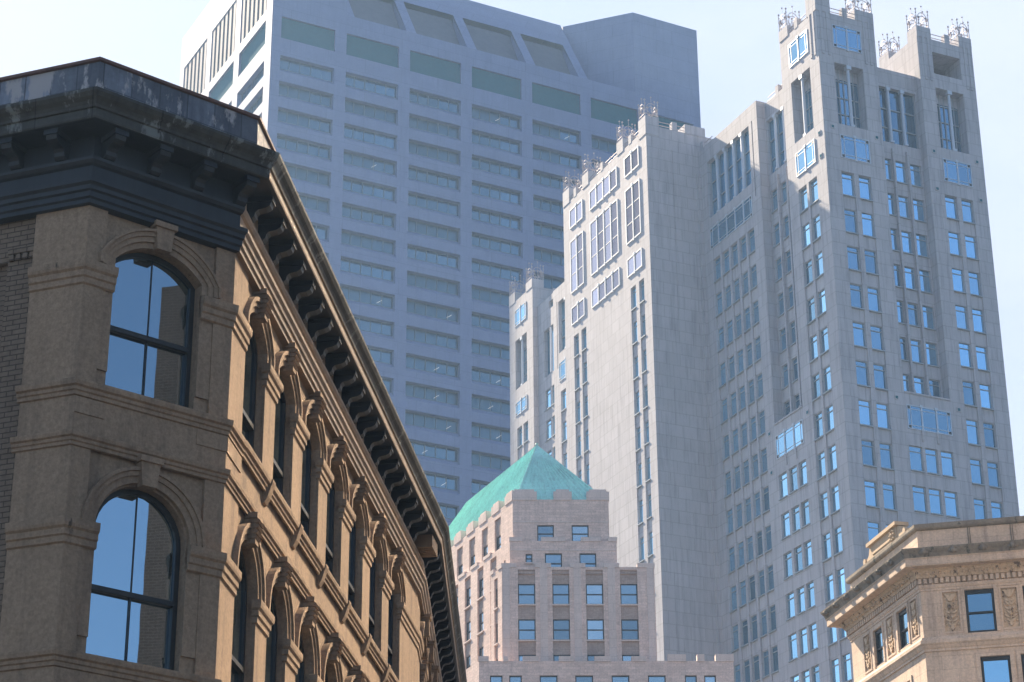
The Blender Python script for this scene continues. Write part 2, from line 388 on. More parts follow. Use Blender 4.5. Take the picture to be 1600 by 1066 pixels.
# levels: (storey shift, upper kind)
def storey(kind, zb):
    """zb is the top of the sill course of that storey; kind 'seg' (top floor) or 'round'"""
    sill = zb
    if kind == 'seg': spring, riseC, riseS, top = zb + 1.98, .33, .33, zb + 2.70
    else: spring, riseC, riseS, top = zb + 1.80, .70, .68, zb + 3.0
    pw = 2.3 if kind == 'seg' else 2.0
    # --- chamfer bay
    uc, half = -1.245, .71
    wallC.archwall(LC, -WL + .28, -.30, sill, top, arc_pts(uc, half, sill, spring, riseC, 16, pw), -.06, .30)
    w = arched_window(LC, uc, half, sill, spring, riseC, -.24, zb + 1.0, True, pw, 'arched_window')
    archivolt(LC, uc, half, spring, riseC, spring, [(.0, .09, -.06, -.005, spring - .16), (.09, .17, -.06, .03, spring - .16), (.17, .235, -.06, .055, spring - .16), (.235, .275, -.06, .085, spring - .16)] if kind == 'seg' else
              [(.03, .13, -.06, .0, spring), (.13, .20, -.06, .03, spring), (.20, .25, -.06, .06, spring)], pw)
    keystone(LC, uc, spring + riseC - .03, min(top - .01, spring + riseC + .38), .115, .155, -.05, .10)
    # chamfer pilasters: full height strips with base panel
    for a, b in ((-WL, -WL + .30), (-.32, 0)):
        wallC.rect(LC, a, b, sill, top, 0); 
    wallC.rect(LC, -WL + .30, -WL + .30, sill, top, 0)
    for u in (-WL + .30, -.32):
        wallC.face([LC.P(u, sill, 0), LC.P(u, sill, -.062), LC.P(u, top, -.062), LC.P(u, top, 0)])
    # inner jamb pilasters with caps
    for a, b in ((-WL + .30, uc - half - .0), (uc + half + .0, -.32)):
        wallC.box(LC, a + .002, b, sill + .26, zb + 1.48, -.06, -.022)
    # capitals on the corners
    z = zb + 1.44
    strg_c = MB()
    strg_c.sweep([LC.xy(uc + half - .005), pO, LS.xy(piers[0][1])], shift(CAP, z)); strg_c.build('capital', M['tan'], lb)
    strg_c = MB(); strg_c.sweep([LB.xy(-.85), pA, LC.xy(uc - half + .005)], shift(CAP, z)); strg_c.build('capital', M['tan'], lb)
    # --- street front
    for i, b in enumerate(bays):
        l = piers[i][1] if i else piers[0][1]; l = piers[i][1]; r = piers[i + 1][0]
        L_ = (piers[i][0] + piers[i][1]) / 2 if i else piers[0][1] - .0
        R_ = (piers[i + 1][0] + piers[i + 1][1]) / 2 if i < 6 else piers[7][0]
        wallS.archwall(LS, L_, R_, sill, top, arc_pts(b, .66, sill, spring, riseS, 14, pw), -.04, .24)
        arched_window(LS, b, .66, sill, spring, riseS, -.19, zb + .72, False, pw)
        ft = spring - (.16 if kind == 'seg' else 0); archivolt(LS, b, .66, spring, riseS, spring, [(.0, .09, -.04, .02, ft), (.09, .17, -.04, .05, ft), (.17, .235, -.04, .085, ft)], pw)
        keystone(LS, b, spring + riseS - .06, min(top - .005, spring + riseS + .38), .10, .15, -.04, .13, 'keystone', True)
    for i, (a, b) in enumerate(piers):
        if i == 0: wallS.rect(LS, a, b, sill, top, 0); continue
        pb = MB(); pb.box(LS, a + .0, b - .0, sill, zb + 1.45, -.035, .0); pb.build('pilaster', M['tan'], lb)
        if i < 7:
            cp = MB(); cp.sweep([LS.xy(a, -.05), LS.xy(a), LS.xy(b), LS.xy(b, -.05)], shift(CAP, zb + 1.44)); cp.build('capital', M['tan'], lb)
        else:
            wallS.rect(LS, a, UB, zb + 1.45, top, 0)
            cp = MB(); cp.sweep([LS.xy(a, -.05), LS.xy(a), pE, LS2.xy(1.05)], shift(CAP, zb + 1.44)); cp.build('capital', M['tan'], lb)
    # --- second stretch beyond the bend
    wallS.rect(LS2, 0, bays2[0] - .66, sill, top, 0)
    for i, b in enumerate(bays2):
        L_, R_ = b - (1.025 if i else .66), b + 1.025
        wallS.archwall(LS2, L_, R_, sill, top, arc_pts(b, .66, sill, spring, riseS, 10, pw), -.04, .34)
        pn = MB(); A = arc_pts(b, .66, sill, spring, riseS, 10, pw); pn.face([LS2.P(u, z, -.3) for u, z in A]); pn.build('arched_window', M['glassL'], lb)
        archivolt(LS2, b, .66, spring, riseS, spring, [(.0, .12, -.04, .03, spring), (.12, .235, -.04, .085, spring)], pw)
        keystone(LS2, b, spring + riseS - .06, min(top - .005, spring + riseS + .38), .10, .15, -.04, .17)
        cp = MB(); cp.sweep([LS2.xy(b + .66, -.04), LS2.xy(b + .66), LS2.xy(b + 1.39), LS2.xy(b + 1.39, -.04)], shift(CAP, zb + 1.44)); cp.box(LS2, b + .66, b + 1.39, sill, zb + 1.44, -.038, 0); cp.build('pilaster', M['tan'], lb)
    # --- brick flank
    wallB.rect(LB, -.85, 0, zb - .8, top, 0)
    wallB.face([LB.P(-.85, zb - .8, 0), LB.P(-.85, zb - .8, -.08), LB.P(-.85, top, -.08), LB.P(-.85, top, 0)])
def spandrel(zt, zb):
    """blank band of wall from the string (zb) to the sills (zt)"""
    wallC.rect(LC, -WL, 0, zb, zt, 0); wallS.rect(LS, 0, UB, zb, zt, -.04); wallS.rect(LS2, 0, 21, zb, zt, -.04)
    wallS.rect(LS, 0, piers[0][1], zb, zt, 0)
    wallS.face([LS.P(piers[0][1], zb, 0), LS.P(piers[0][1], zb, -.04), LS.P(piers[0][1], zt, -.04), LS.P(piers[0][1], zt, 0)])
    s1 = MB(); s1.sweep([LB.xy(-.88), pA, pO, LS.xy(piers[0][1])], shift(STR, zt - .22)); s1.build('sill_course', M['tan'], lb)
    # raised blocks under the corner pilasters
    for fr, a, b in ((LC, -WL + .0, -WL + .46), (LC, -.5, 0)):
        q = MB(); q.box(fr, a + .003, b, zb + .28, zt - .23, -.01, .018); q.build('pedestal', M['tan'], lb)
    q = MB(); q.box(LS, 0.003, piers[0][1] - .01, zb + .28, zt - .23, -.01, .018); q.build('pedestal', M['tan'], lb)
    for i, b in enumerate(bays):
        sl = MB(); sl.sweep([LS.xy(b - .98 if i else b - .62, -.04), LS.xy(b - .98 if i else b - .62, 0), LS.xy(b + .80, 0), LS.xy(b + .80, -.04)], shift(STR, zt - .2)); sl.build('window_sill', M['tan'], lb)
        br = MB(); u = b + 1.0
        br.prism(LS, [(-.04, zt - .36), (.0, zt - .34), (.05, zt - .24), (.09, zt - .10), (.12, zt - .02), (.12, zt + .02), (-.04, zt + .03)], u - .09, u + .09); br.build('sill_bracket', M['tan'], lb)
    for i, b in enumerate(bays2):
        sl = MB(); sl.sweep([LS2.xy(b - .98, -.04), LS2.xy(b - .98, 0), LS2.xy(b + .95, 0), LS2.xy(b + .95, -.04)], shift(STR, zt - .2)); sl.build('window_sill', M['tan'], lb)
    s2 = MB(); s2.sweep([LB.xy(-.90), pA, pO, LS.xy(UB), LS2.xy(21)], shift(STR, zb - .20, .9, .9)); s2.build('string_course', M['tan'], lb)
storey('seg', 13.60); spandrel(13.60, 12.86)
storey('round', 9.84); spandrel(9.84, 9.10)
storey('round', 6.08); spandrel(6.08, 5.34)
wallC.rect(LC, -WL, 0, 16.28, 17.4, -.05); wallS.rect(LS, 0, UB, 16.28, 17.4, -.05); wallS.rect(LS2, 0, 21, 16.28, 17.4, -.05)

gf = [(b - .75, b + .75, .5, 4.3) for b in bays]
wallS.wall(LS, 0, UB, 0, 5.34, gf, 0, .3, back=False); wallC.wall(LC, -WL, 0, 0, 5.34, [(-1.95, -.55, 0.1, 4.0)], 0, .3)
wallS.rect(LS2, 0, 21, 0, 5.34, 0)
sh = MB()
for a, b, c, d in gf: sh.rect(LS, a, b, c, d, -.28)
sh.rect(LC, -1.95, -.55, .1, 4.0, -.28); sh.build('shop_window', M['glassL'], lb)
wallB.rect(LB, -.85, 0, 0, 5.34, 0)
wallS.build('wall', M['tan'], lb); wallC.build('wall', M['tan'], lb)
wallB.build('corner_pier', M['tan'], lb)
bk = MB(); bk.wall(LB, -14, -.85, 0, 17.4, [(-2.35, -1.30, 13.0, 15.62, .1), (-2.35, -1.30, 9.2, 11.8, .1)], -.08, .1, back=True)
bk.box(LB, -1.28, -.86, 15.72, 15.80, -.08, -.02)
for k in range(4): bk.box(LB, -1.26 + k * .11, -1.19 + k * .11, 15.62, 15.72, -.08, -.03)
bk.build('brick_flank', M['tanbrick'], lb)
# back walls and roof
bw = MB(); q0, q1 = LB.xy(-14), LS2.xy(21); c0 = q0 + Vector((-1.0, 12)); 
for a, b in ((q0, Vector((-19, 45))), (Vector((-19, 45)), Vector((-17, 67))), (Vector((-17, 67)), q1)):
    bw.face([(a.x, a.y, 0), (b.x, b.y, 0), (b.x, b.y, 17.4), (a.x, a.y, 17.4)])
bw.build('rear_wall', M['tanbrick'], lb)
rf = MB(); rf.face([(p.x, p.y, 17.80) for p in (pB, pA, pO, pE, pF, Vector((-17, 67)), Vector((-19, 45)))]); rf.build('roof', M['zinc'], lb)
# entablature
ARCH = [(-.06, 16.25), (.07, 16.265), (.07, 16.33), (.105, 16.35), (.105, 16.43), (.14, 16.45), (.145, 16.51), (.185, 16.545), (.19, 16.60), (.05, 16.64)]
FRZ = [(.05, 16.64), (.05, 16.86), (.09, 16.885), (.12, 16.93), (.125, 16.975), (.05, 16.985), (.05, 17.34)]
SOF = [(.05, 17.335), (.45, 17.335), (.50, 17.345)]
FAS = [(.50, 17.345), (.51, 17.37), (.51, 17.49), (.54, 17.50)]
CYM = [(.54, 17.50), (.55, 17.54), (.575, 17.585), (.62, 17.63), (.655, 17.69), (.66, 17.735), (.62, 17.745), (.28, 17.80)]
EAV = [(.05, 17.335), (.45, 17.335), (.50, 17.345), (.51, 17.37), (.51, 17.49), (.54, 17.50), (.55, 17.54), (.575, 17.585), (.62, 17.63), (.655, 17.69), (.66, 17.735), (.62, 17.745), (.28, 17.80)]
def sweep_part(name, prof, mat, pre, path, post):
    """sweep along path with mitres taken from the neighbours pre/post"""
    mb = MB(); full = ([pre] if pre is not None else []) + path + ([post] if post is not None else [])
    full = [Vector(p) for p in full]
    tmp = MB(); tmp.sweep(full, prof, 0, False); k = len(prof) - 1
    i0 = k if pre is not None else 0; i1 = len(tmp.f) - (k if post is not None else 0)
    for fi in range(i0, i1): mb.face([tmp.v[j] for j in tmp.f[fi]], tmp.uv[fi])
    return mb.build(name, M[mat], lb)
sweep_part('architrave', ARCH, 'darkmetal', None, [pB, pA, pO], pE); sweep_part('architrave', ARCH, 'bronze', pO - LC.d, [pO, pE, pF], None)  # street side takes the copy with sunlight in its colour
sweep_part('frieze', FRZ, 'darkmetal', None, [pB, pA, pO], pE); sweep_part('frieze', FRZ, 'bronze', pO - LC.d, [pO, pE, pF], None)  # street-side frieze too: sunlight painted into the colour
sweep_part('soffit', SOF, 'darkmetal', None, [pB, pA, pO, pE, pF], None); sweep_part('gutter', CYM, 'gutter', None, [pB, pA, pO, pE, pF], None)
sweep_part('fascia', FAS, 'gutter', None, [pB, pA, pO], pE); sweep_part('fascia', FAS, 'bronze', pO - LC.d, [pO, pE, pF], None)  # street-side fascia too: sunlight painted into the colour
MOD = [(.045, 16.99), (.13, 16.995), (.17, 17.03), (.18, 17.09), (.22, 17.13), (.33, 17.15), (.40, 17.19), (.42, 17.25), (.42, 17.33), (.045, 17.33)]
def modil(fr, u):
    mb = MB(); mb.prism(fr, MOD, u - .085, u + .085); mb.box(fr, u - .11, u + .11, 17.255, 17.334, .04, .445); mb.build('cornice_bracket', M['darkmetal'], lb)
for k in range(4): modil(LC, -2.24 + .735 * k)
for k in range(6): modil(LB, -.45 - .735 * k)
for k in range(21): modil(LS, .42 + .738 * k)
for k in range(28): modil(LS2, .45 + .735 * k)
gr = MB()
for k in range(6): gr.box(LS, 15.75 + k * .12, 15.81 + k * .12, 17.02, 17.30, .05, .44)
gr.build('vent_grille', M['bronze'], lb)
# attic parapet of patched sheet metal with a copper edge
PAR = [(.28, 17.76), (.27, 18.40), (.31, 18.41), (.31, 18.455), (.0, 18.46), (.0, 17.76)]
sweep_part('parapet', PAR[:2], 'zinc', None, [pB, pA, pO, LS.xy(6.0)], None)
sweep_part('coping', PAR[1:], 'copperedge', None, [pB, pA, pO, LS.xy(6.0)], None)

# ================================================================== 2. tall office tower (behind)
FarFr.K = 300 / 260; T1O = (-31.6352 * FarFr.K, 258.0682 * FarFr.K)
TO = FarFr(T1O, 62.17); TL = FarFr(T1O, -27.83, -1)
tw = thing('office_tower', (T1O[0], T1O[1], 0), 'tallest pale lavender office tower with rows of wide recessed windows and slanted roof ribs', 'skyscraper')
tm = MB(); TH = 180.7
BAYS = [(1.37 + 9.47 * k, 9.15 + 9.47 * k) for k in range(6)] + [(58.2, 65.9)]
LBAYS = [(2.25, 12.1), (14.1, 23.85), (25.7, 35.4)]
def trow(j): t = 158.4 - 3.935 * j; return t - 2.45, t
holes = [(a, b, 161.05, 164.4, .35) for a, b in BAYS] + [(a, b, *trow(j), .75) for a, b in BAYS for j in range(39)]
tm.wall(TO, 0, 67.2, 0, 167.25, holes)
lh = [(a, b, 160.95, 164.7, .35) for a, b in LBAYS] + [(a, b, *trow(j), .75) for a, b in LBAYS for j in range(39)] + [(a, b, 166.2, 174.8, .5) for a, b in LBAYS]
tm.wall(TL, 0, 37, 0, TH, lh)
tm.rect(TO, 0, 10.75, 167.25, TH); tm.rect(TO, 56.2, 67.2, 167.25, TH)
tm.face([TO.P(10.75, 167.25, 0), TO.P(10.75, 167.25, -37), TO.P(10.75, TH, -37), TO.P(10.75, TH, 0)])
tm.face([TO.P(56.2, 167.25, 0), TO.P(48.95, 167.25, -8.14), TO.P(48.95, TH, -8.14), TO.P(56.2, TH, 0)])
tm.face([TO.P(48.95, 167.25, -8.14), TO.P(48.95, 167.25, -37), TO.P(48.95, TH, -37), TO.P(48.95, TH, -8.14)])
tm.face([TO.P(67.2, 0, 0), TO.P(67.2, 0, -37), TO.P(67.2, TH, -37), TO.P(67.2, TH, 0)])
tm.rect(TO, 0, 67.2, 0, TH, -37)
tm.face([TO.P(0, TH, 0), TO.P(10.75, TH, 0), TO.P(10.75, TH, -37), TO.P(0, TH, -37)])
tm.face([TO.P(56.2, TH, 0), TO.P(67.2, TH, 0), TO.P(67.2, TH, -37), TO.P(48.95, TH, -37), TO.P(48.95, TH, -8.14)])
tm.build('wall', M['lavender'], tw)
SB, SZ = 7.9, 180.65
rb = MB(); rb.face([TO.P(10.75, SZ, -SB), TO.P(48.4, SZ, -SB), TO.P(48.4, SZ, -37), TO.P(10.75, SZ, -37)])
rb.face([TO.P(48.4, 167.25, 0), TO.P(48.4, SZ, -SB), TO.P(48.4, SZ, -37), TO.P(48.4, 167.25, -37)])
rb.face([TO.P(10.75, 167.25, 0), TO.P(56.2, 167.25, 0), TO.P(56.2, 167.25, -37), TO.P(10.75, 167.25, -37)])
def slope(u0, u1, t0, t1, d=0.0, mb=rb):
    q = []
    for u, t in ((u0, t0), (u1, t0), (u1, t1), (u0, t1)): q.append((u, 167.25 + (SZ - 167.25) * t, -SB * t - d))
    mb.fq(TO, q)
slope(10.75, 48.4, .58, 1.0)
for k in range(5):
    c = 11.2 + 9.3 * k if k < 4 else 47.6; slope(c - .75, c + .75, 0.0, .58)
    for u in (c - .75, c + .75): rb.face([TO.P(u, 167.25, 0), TO.P(u, 167.25 + 12.45 * .58, -SB * .58), TO.P(u, 167.25, -SB * .58)])
rb.build('sloped_roof', M['lavender'], tw)
sk = MB()
for k in range(4):
    a, b = 11.95 + 9.3 * k, (11.2 + 9.3 * (k + 1) - .75 if k < 3 else 46.85)
    sk.fq(TO, [(a, 167.3, -1.6), (b, 167.3, -1.6), (b, 174.45, -SB * .58 - .5), (a, 174.45, -SB * .58 - .5)])
sk.build('roof_panel', M['roofpanel'], tw)
lv = MB()
for a, b in LBAYS:
    lv.rect(TL, a, b, 166.2, 174.8, -.5, 0)
    n = 6
    for k in range(n):
        u = a + (b - a) * (k + .5) / n; lv.box(TL, u - .42, u + .42, 166.2, 174.8, -.49, -.06, 1)
lv.build('louver', [M['louver'], M['louverrib']], tw)
for fr, bb in ((TO, [(a, b, 161.05, 164.4) for a, b in BAYS]), (TL, [(a, b, 160.95, 164.7) for a, b in LBAYS])):
    for a, b, c, d in bb:
        x = MB(); x.rect(fr, a, b, c, d, -.34)
        x.build('plant_floor_louver', M['louver'], tw)
def tower_win(width):
    def frame(mb, f):
        for k in range(6):
            u = width * k / 5; mb.box(f, max(0.003, u - .05), min(width - .003, u + .05), .74, 2.44, -.02, .06)
        mb.box(f, .004, width - .004, .70, .80, -.018, .058); mb.box(f, .004, width - .004, 2.36, 2.445, -.018, .058)
        mb.fq(f, [(0.004, .004, .715), (width - .004, .004, .715), (width - .004, .74, .0), (.004, .74, .0)], 1)
    def pane(mb, f):
        for k in range(5):
            a, b = width * k / 5, width * (k + 1) / 5; j = random.uniform(-.012, .012); l = random.uniform(-.012, .012)
            mb.fq(f, [(a, .74, j), (b, .74, -j), (b, 2.42, l - j), (a, 2.42, j + l)])
    return frame, pane
fa, pa_ = tower_win(7.78); TW = wmesh('window', [M['mullionT'], M['lavender']], fa, pa_, M['glassT'])
fb, pb_ = tower_win(9.8); TWL = wmesh('window', [M['mullionT'], M['lavender']], fb, pb_, M['glassT'])
cnt = 0; rest = MB(); restg = MB()
lights = MB()
for j in range(39):
    for fr, bb, pr, wd in ((TO, BAYS[:6], TW, 7.78), (TL, LBAYS, TWL, 9.8)):
        for i, (a, b) in enumerate(bb):
            c, d = trow(j)
            vis = (fr is TO and 1 <= i and j < 17 and cnt < 88) or (fr is TO and i == 0 and j < 6) or (fr is TL and i == 0 and j < 4)
            if vis and cnt < 100:
                cnt += 1; x, y, z = fr.P(a if fr is TO else b, c, -.72); place(pr, tw, (x, y, z), fr.rotz(), FarFr.K)
            else:
                rest.rect(fr, a, b, c, d, -.735, 0); rest.fq(fr, [(a, c, -.01), (b, c, -.01), (b, c + .74, -.73), (a, c + .74, -.73)], 1)
                for k in range(1, 5):
                    u = a + (b - a) * k / 5; rest.box(fr, u - .05, u + .05, c + .74, d, -.73, -.66, 2)
o = rest.build('window', [M['glassT'], M['lavender'], M['mullionT']], tw); o['kind'] = 'stuff'
mE = bpy.data.materials.new('office ceiling light'); mE.use_nodes = True
e_ = mE.node_tree.nodes['Principled BSDF']; e_.inputs['Emission Color'].default_value = (1, .86, .7, 1); e_.inputs['Emission Strength'].default_value = .40
rl = random.Random(5)
for i, j in ((2, 8), (2, 10), (2, 11), (2, 12), (2, 13), (2, 14), (3, 10), (3, 11), (3, 12), (3, 14), (1, 3), (1, 8), (3, 0), (4, 0)):
    a, b = BAYS[i]; c, d = trow(j); u = a + rl.choice((.35, .5, .55, .7, .78)) * 7.78
    tb = MB(); tb.fq(TO, [(u, c + 1.05, -.64), (u + .75, c + 1.6, -.64), (u + .79, c + 1.6, -.64), (u + .04, c + 1.05, -.64)]); tb.build('lit_ceiling_lamp', mE, tw)

# ================================================================== 3. grey stone tower with iron crowns
OT = (28.88231, 182.73153)
SR = Fr(OT, 65.05); SL = Fr(OT, -24.95, -1)
MR = Fr(SL.xy(23.0), 65.05); ML = Fr(MR.xy(-6.03), -24.95, -1)
st = thing('stepped_stone_tower', (28.9, 182.7, 0), 'grey stone tower of stepped wings with blue windows and iron crowns on corner piers', 'skyscraper')
DR = 3.76
def regwin(width, hgt, transom=.52):
    def frame(mb, f):
        mb.box(f, .002, .07, .0, hgt - .002, -.05, .05); mb.box(f, width - .07, width - .002, .0, hgt - .002, -.05, .05)
        mb.box(f, .068, width - .068, .002, .07, -.048, .052); mb.box(f, .068, width - .068, hgt - .07, hgt - .003, -.048, .048)
        mb.box(f, .066, width - .066, hgt - transom - .04, hgt - transom + .04, -.046, .06)
        mb.box(f, -.0, width + .0, -.10, -.004, -.02, .36)
    def pane(mb, f): mb.rect(f, .05, width - .05, .05, hgt - .05, 0)
    return frame, pane
WINS = []           # (frame, u0, u1, z0, z1, n-of-wall)
def col_rows(fr, cols, z0, n, zend, lst, hgt=2.4, dr=DR):
    hs = []
    for i in range(n):
        t = z0 - dr * i
        if t - hgt < zend: break
        for a, b in cols: lst.append((fr, a, b, t - hgt, t)); hs.append((a, b, t - hgt, t))
    return hs
swall = MB()
def wing(fr, u0, u1, ztop, cols, z0, nrows, n=0.0, extra=(), zbase=0.0, hgt=2.4, chan=None, lst=None):
    """wall strip with window columns set in shallow full-height channels"""
    lst = lst if lst is not None else []
    hs = col_rows(fr, cols, z0, nrows, zbase + .3, lst, hgt)
    CH = .14
    zc = z0 + .02
    grooves = []
    for a, b in (chan or []): grooves.append((a, b, zbase + .0, zc, CH))
    holes = list(extra) + [h for h in hs if not any(g[0] <= h[0] and h[1] <= g[1] and h[3] <= g[3] + .01 for g in grooves)]
    swall.wall(fr, u0, u1, zbase, ztop, [(*h, .3) if len(h) == 4 else h for h in holes] + grooves, n)
    for a, b, c, d, dp in grooves:
        swall.wall(fr, a, b, c, d, [(*h, .20) for h in hs if a <= h[0] and h[1] <= b], n - CH)
    for (f, a, b, c, d) in lst: WINS.append((f, a, b, c, d, n - (.28 if grooves else .2)))
PAN = []            # flush lattice panels: frame,u0,u1,z0,z1,n,lights,style
def panel(fr, u0, u1, z0, z1, n, k, white=False): PAN.append((fr, u0, u1, z0, z1, n, k, white))
LOG = []            # loggias
def tower_face(fr, w, cols, loggia_top=False, pier=(0, 1.55, 119.6), pier2=(4.4, 6.46), c0=1.65, c1=4.85, zoff=0.0, u00=0.0, nrows=24):
    ex = [(c0, c1, 105.0, 111.55, 1.2)]
    if loggia_top: ex.append((c0, c1, 113.1, 115.5, 2.5))
    wing(fr, u00, u00 + w, 116.9, cols, 99.98, nrows, 0.0, ex, chan=[(a, b) for a, b in cols])
    LOG.append((fr, c0, c1, 105.0, 111.55, 1.2))
    if not loggia_top: panel(fr, c0, c1, 113.2, 115.7, 0, 2)
    panel(fr, c0, c1, 101.4, 103.85, 0, 2)
RA = [(1.55, 2.93), (3.41, 4.77)]; RC = [(12.9, 14.28), (14.75, 16.1)]
LA = [(1.74, 3.18), (3.55, 4.98)]
tower_face(SR, 6.46, RA)
tower_face(SR, 6.40, RC, True, c0=13.0, c1=16.22, u00=11.35)
tower_face(SL, 6.60, LA, c0=1.68, c1=5.05)
# recessed centres
TRI = [(6.5, 7.9), (8.2, 9.5), (9.83, 11.2)]; TRL = [(6.52, 7.85), (8.2, 9.5), (9.91, 11.3)]
def centre(fr, a, b, tri):
    lst = []
    hs = col_rows(fr, tri, 103.1, 6, 79.0, lst, 2.3, 3.66)
    for p, q_ in tri: lst.append((fr, p, q_, 79.35, 81.15)); hs.append((p, q_, 79.35, 81.15))
    for k in (0, 1):
        um = (tri[k][1] + tri[k + 1][0]) / 2
        swall.box(fr, um - .10, um + .10, 79.3, 104.2, -1.0, -.72); swall.ext(fr, [(um - .16, 79.0), (um + .16, 79.0), (um + .1, 79.6), (um - .1, 79.6)], -1.0, -.6)
    swall.wall(fr, a, b, 78.95, 112.9, [(*h, .3) for h in hs] + [(a + .12, b - .05, 104.9, 110.9, .5)], -1.0)
    for f, p, q, c, d in lst: WINS.append((f, p, q, c, d, -1.2))
    for u in (a, b):
        zt = 112.95 if (fr is SL and u == b) else 116.9; swall.face([fr.P(u, 78.95, -1.0), fr.P(u, 78.95, 0), fr.P(u, zt, 0), fr.P(u, zt, -1.0)], [(u, 78.95), (u + 1, 78.95), (u + 1, zt), (u, zt)])
    swall.box(fr, a, b, 78.80, 78.95, -1.0, .10)
    swall.face([fr.P(a, 112.9, -1.0), fr.P(b, 112.9, -1.0), fr.P(b, 112.9, -8), fr.P(a, 112.9, -8)])
    lst2 = []; hs = col_rows(fr, tri, 73.85, 14, 1, lst2, 2.35)
    swall.wall(fr, a, b, 0, 78.8, [(*h, .3) for h in hs])
    for f, p, q, c, d in lst2: WINS.append((f, p, q, c, d, -.2))
    panel(fr, a + .08, b - .1, 75.4, 77.7, 0, 3)
    for u in (tri[1][0] - .15, tri[2][0] - .16):
        swall.prism(fr, [(0, 74.3), (.10, 74.45), (.16, 75.35), (0, 75.38)], u - .1, u + .1)
    # glazing and columns of the top colonnade
    g = MB(); g.rect(fr, a + .12, b - .05, 104.9, 110.9, -1.42); g.build('colonnade_glass', M['glassB'], st)
    fm = MB()
    for k in range(1, 3):
        zz = 104.9 + k * 2.05 - .3; fm.box(fr, a + .13, b - .06, zz - .06, zz + .06, -1.41, -1.32)
    for k in range(4):
        u = a + .12 + (b - a - .17) * k / 3; fm.box(fr, max(a + .13, u - .07), min(b - .06, u + .07), 104.9, 110.9, -1.40, -1.30)
    fm.build('colonnade_frame', M['framegrey'], st)
    for k in (1, 2):
        u = a + .12 + (b - a - .17) * k / 3 - .0; cm = MB(); cm.tube(fr.P(u, 105.1, -1.05), fr.P(u, 110.55, -1.05), .17, .15, 10); cm.box(fr, u - .22, u + .22, 110.55, 110.89, -1.25, -.85); cm.box(fr, u - .2, u + .2, 104.91, 105.1, -1.25, -.85); cm.build('column', M['column'], st)
centre(SR, 6.46, 11.35, TRI)
centre(SL, 6.60, 11.50, TRL)
# left wing with five window columns
W5 = [(13.12, 14.42), (14.72, 15.98), (16.38, 17.70), (18.03, 19.38), (19.75, 21.10)]
def wing5(u0, u1, zt, dz, flip=False, rows=26):
    c5 = W5 if not flip else [(u1 + 11.5 - b, u1 + 11.5 - a) for a, b in W5][::-1]
    a, b = c5[0][0], c5[-1][1] + .3
    if flip: a = c5[0][0] - .2
    ex = [(a, b, 104.75 + dz, 111.1 + dz, .55), (u0 + .9 if not flip else u1 - 1.1, u0 + 1.08 if not flip else u1 - .92, 103.0 + dz, 111.3 + dz, .12)]
    swall_back.append((SL, ex[1][0], ex[1][1], ex[1][2], ex[1][3], -.11))
    wing(SL, u0, u1, zt, c5, 99.95 + dz, rows, 0, ex, chan=c5)
    panel(SL, a + .05, b - .05, 101.2 + dz, 103.5 + dz, 0, 5)
    g = MB(); g.rect(SL, a, b, 104.75 + dz, 111.1 + dz, -.5); g.build('colonnade_glass', M['glassB'], st)
    fm = MB()
    for k in range(6):
        u = a + (b - a) * k / 5; fm.box(SL, max(a + .01, u - .07), min(b - .01, u + .07), 104.76 + dz, 111.09 + dz, -.49, -.38)
    for k in (1, 2):
        zz = 104.6 + dz + k * 2.1; fm.box(SL, a + .012, b - .012, zz - .06, zz + .06, -.485, -.40)
    fm.build('colonnade_frame', M['framegrey'], st)
    for k in range(1, 5):
        u = a + (b - a) * k / 5; cm = MB(); cm.tube(SL.P(u, 104.95 + dz, -.2), SL.P(u, 110.75 + dz, -.2), .19, .17, 10); cm.box(SL, u - .24, u + .24, 110.75 + dz, 111.09 + dz, -.42, .02); cm.box(SL, u - .22, u + .22, 104.76 + dz, 104.95 + dz, -.4, .0); cm.build('column', M['column'], st)
swall_back = []
wing5(11.5, 23.0, 113.1, 0)
for u in (11.5,): swall.face([SL.P(u, 112.9, 0), SL.P(u, 112.9, -6), SL.P(u, 113.1, -6), SL.P(u, 113.1, 0)])
# the wing with blank flank (projects 6 m)
MTOP = 115.0
MA = [(1.45, 2.5), (3.2, 4.3)]; MC_ = [(14.25, 15.37), (16.0, 17.15)]
wing(ML, 0, 19.1, 114.5, MA + MC_, 98.35, 24, 0, chan=MA + MC_)
swall.wall(MR, -6.03, 1.6, 0, MTOP, [(-3.2, -3.05, 90, 112.6, .06)], 0)
swall.rect(MR, -3.2, -3.05, 90, 112.6, -.055)
for a, b in ((-.42, .0),): swall.box(MR, a, b, 0, 110.4, 0, .32)
swall.face([ML.P(0, 114.4, -.0), ML.P(19.1, 114.4, 0), ML.P(19.1, 114.4, -12), ML.P(0, 114.4, -12)])
for z0, z1, wh in ((111.05, 113.3, 1), (103.4, 109.55, 2), (99.7, 101.75, 1)):
    for a, b, k in ((1.6, 4.75, 2), (6.45, 12.75, 4), (14.42, 17.5, 2)): panel(ML, a, b, z0, z1, 0, k, True)
swall.face([ML.P(19.1, 0, 0), ML.P(19.1, 0, -6.03), ML.P(19.1, 114.5, -6.03), ML.P(19.1, 114.5, 0)])
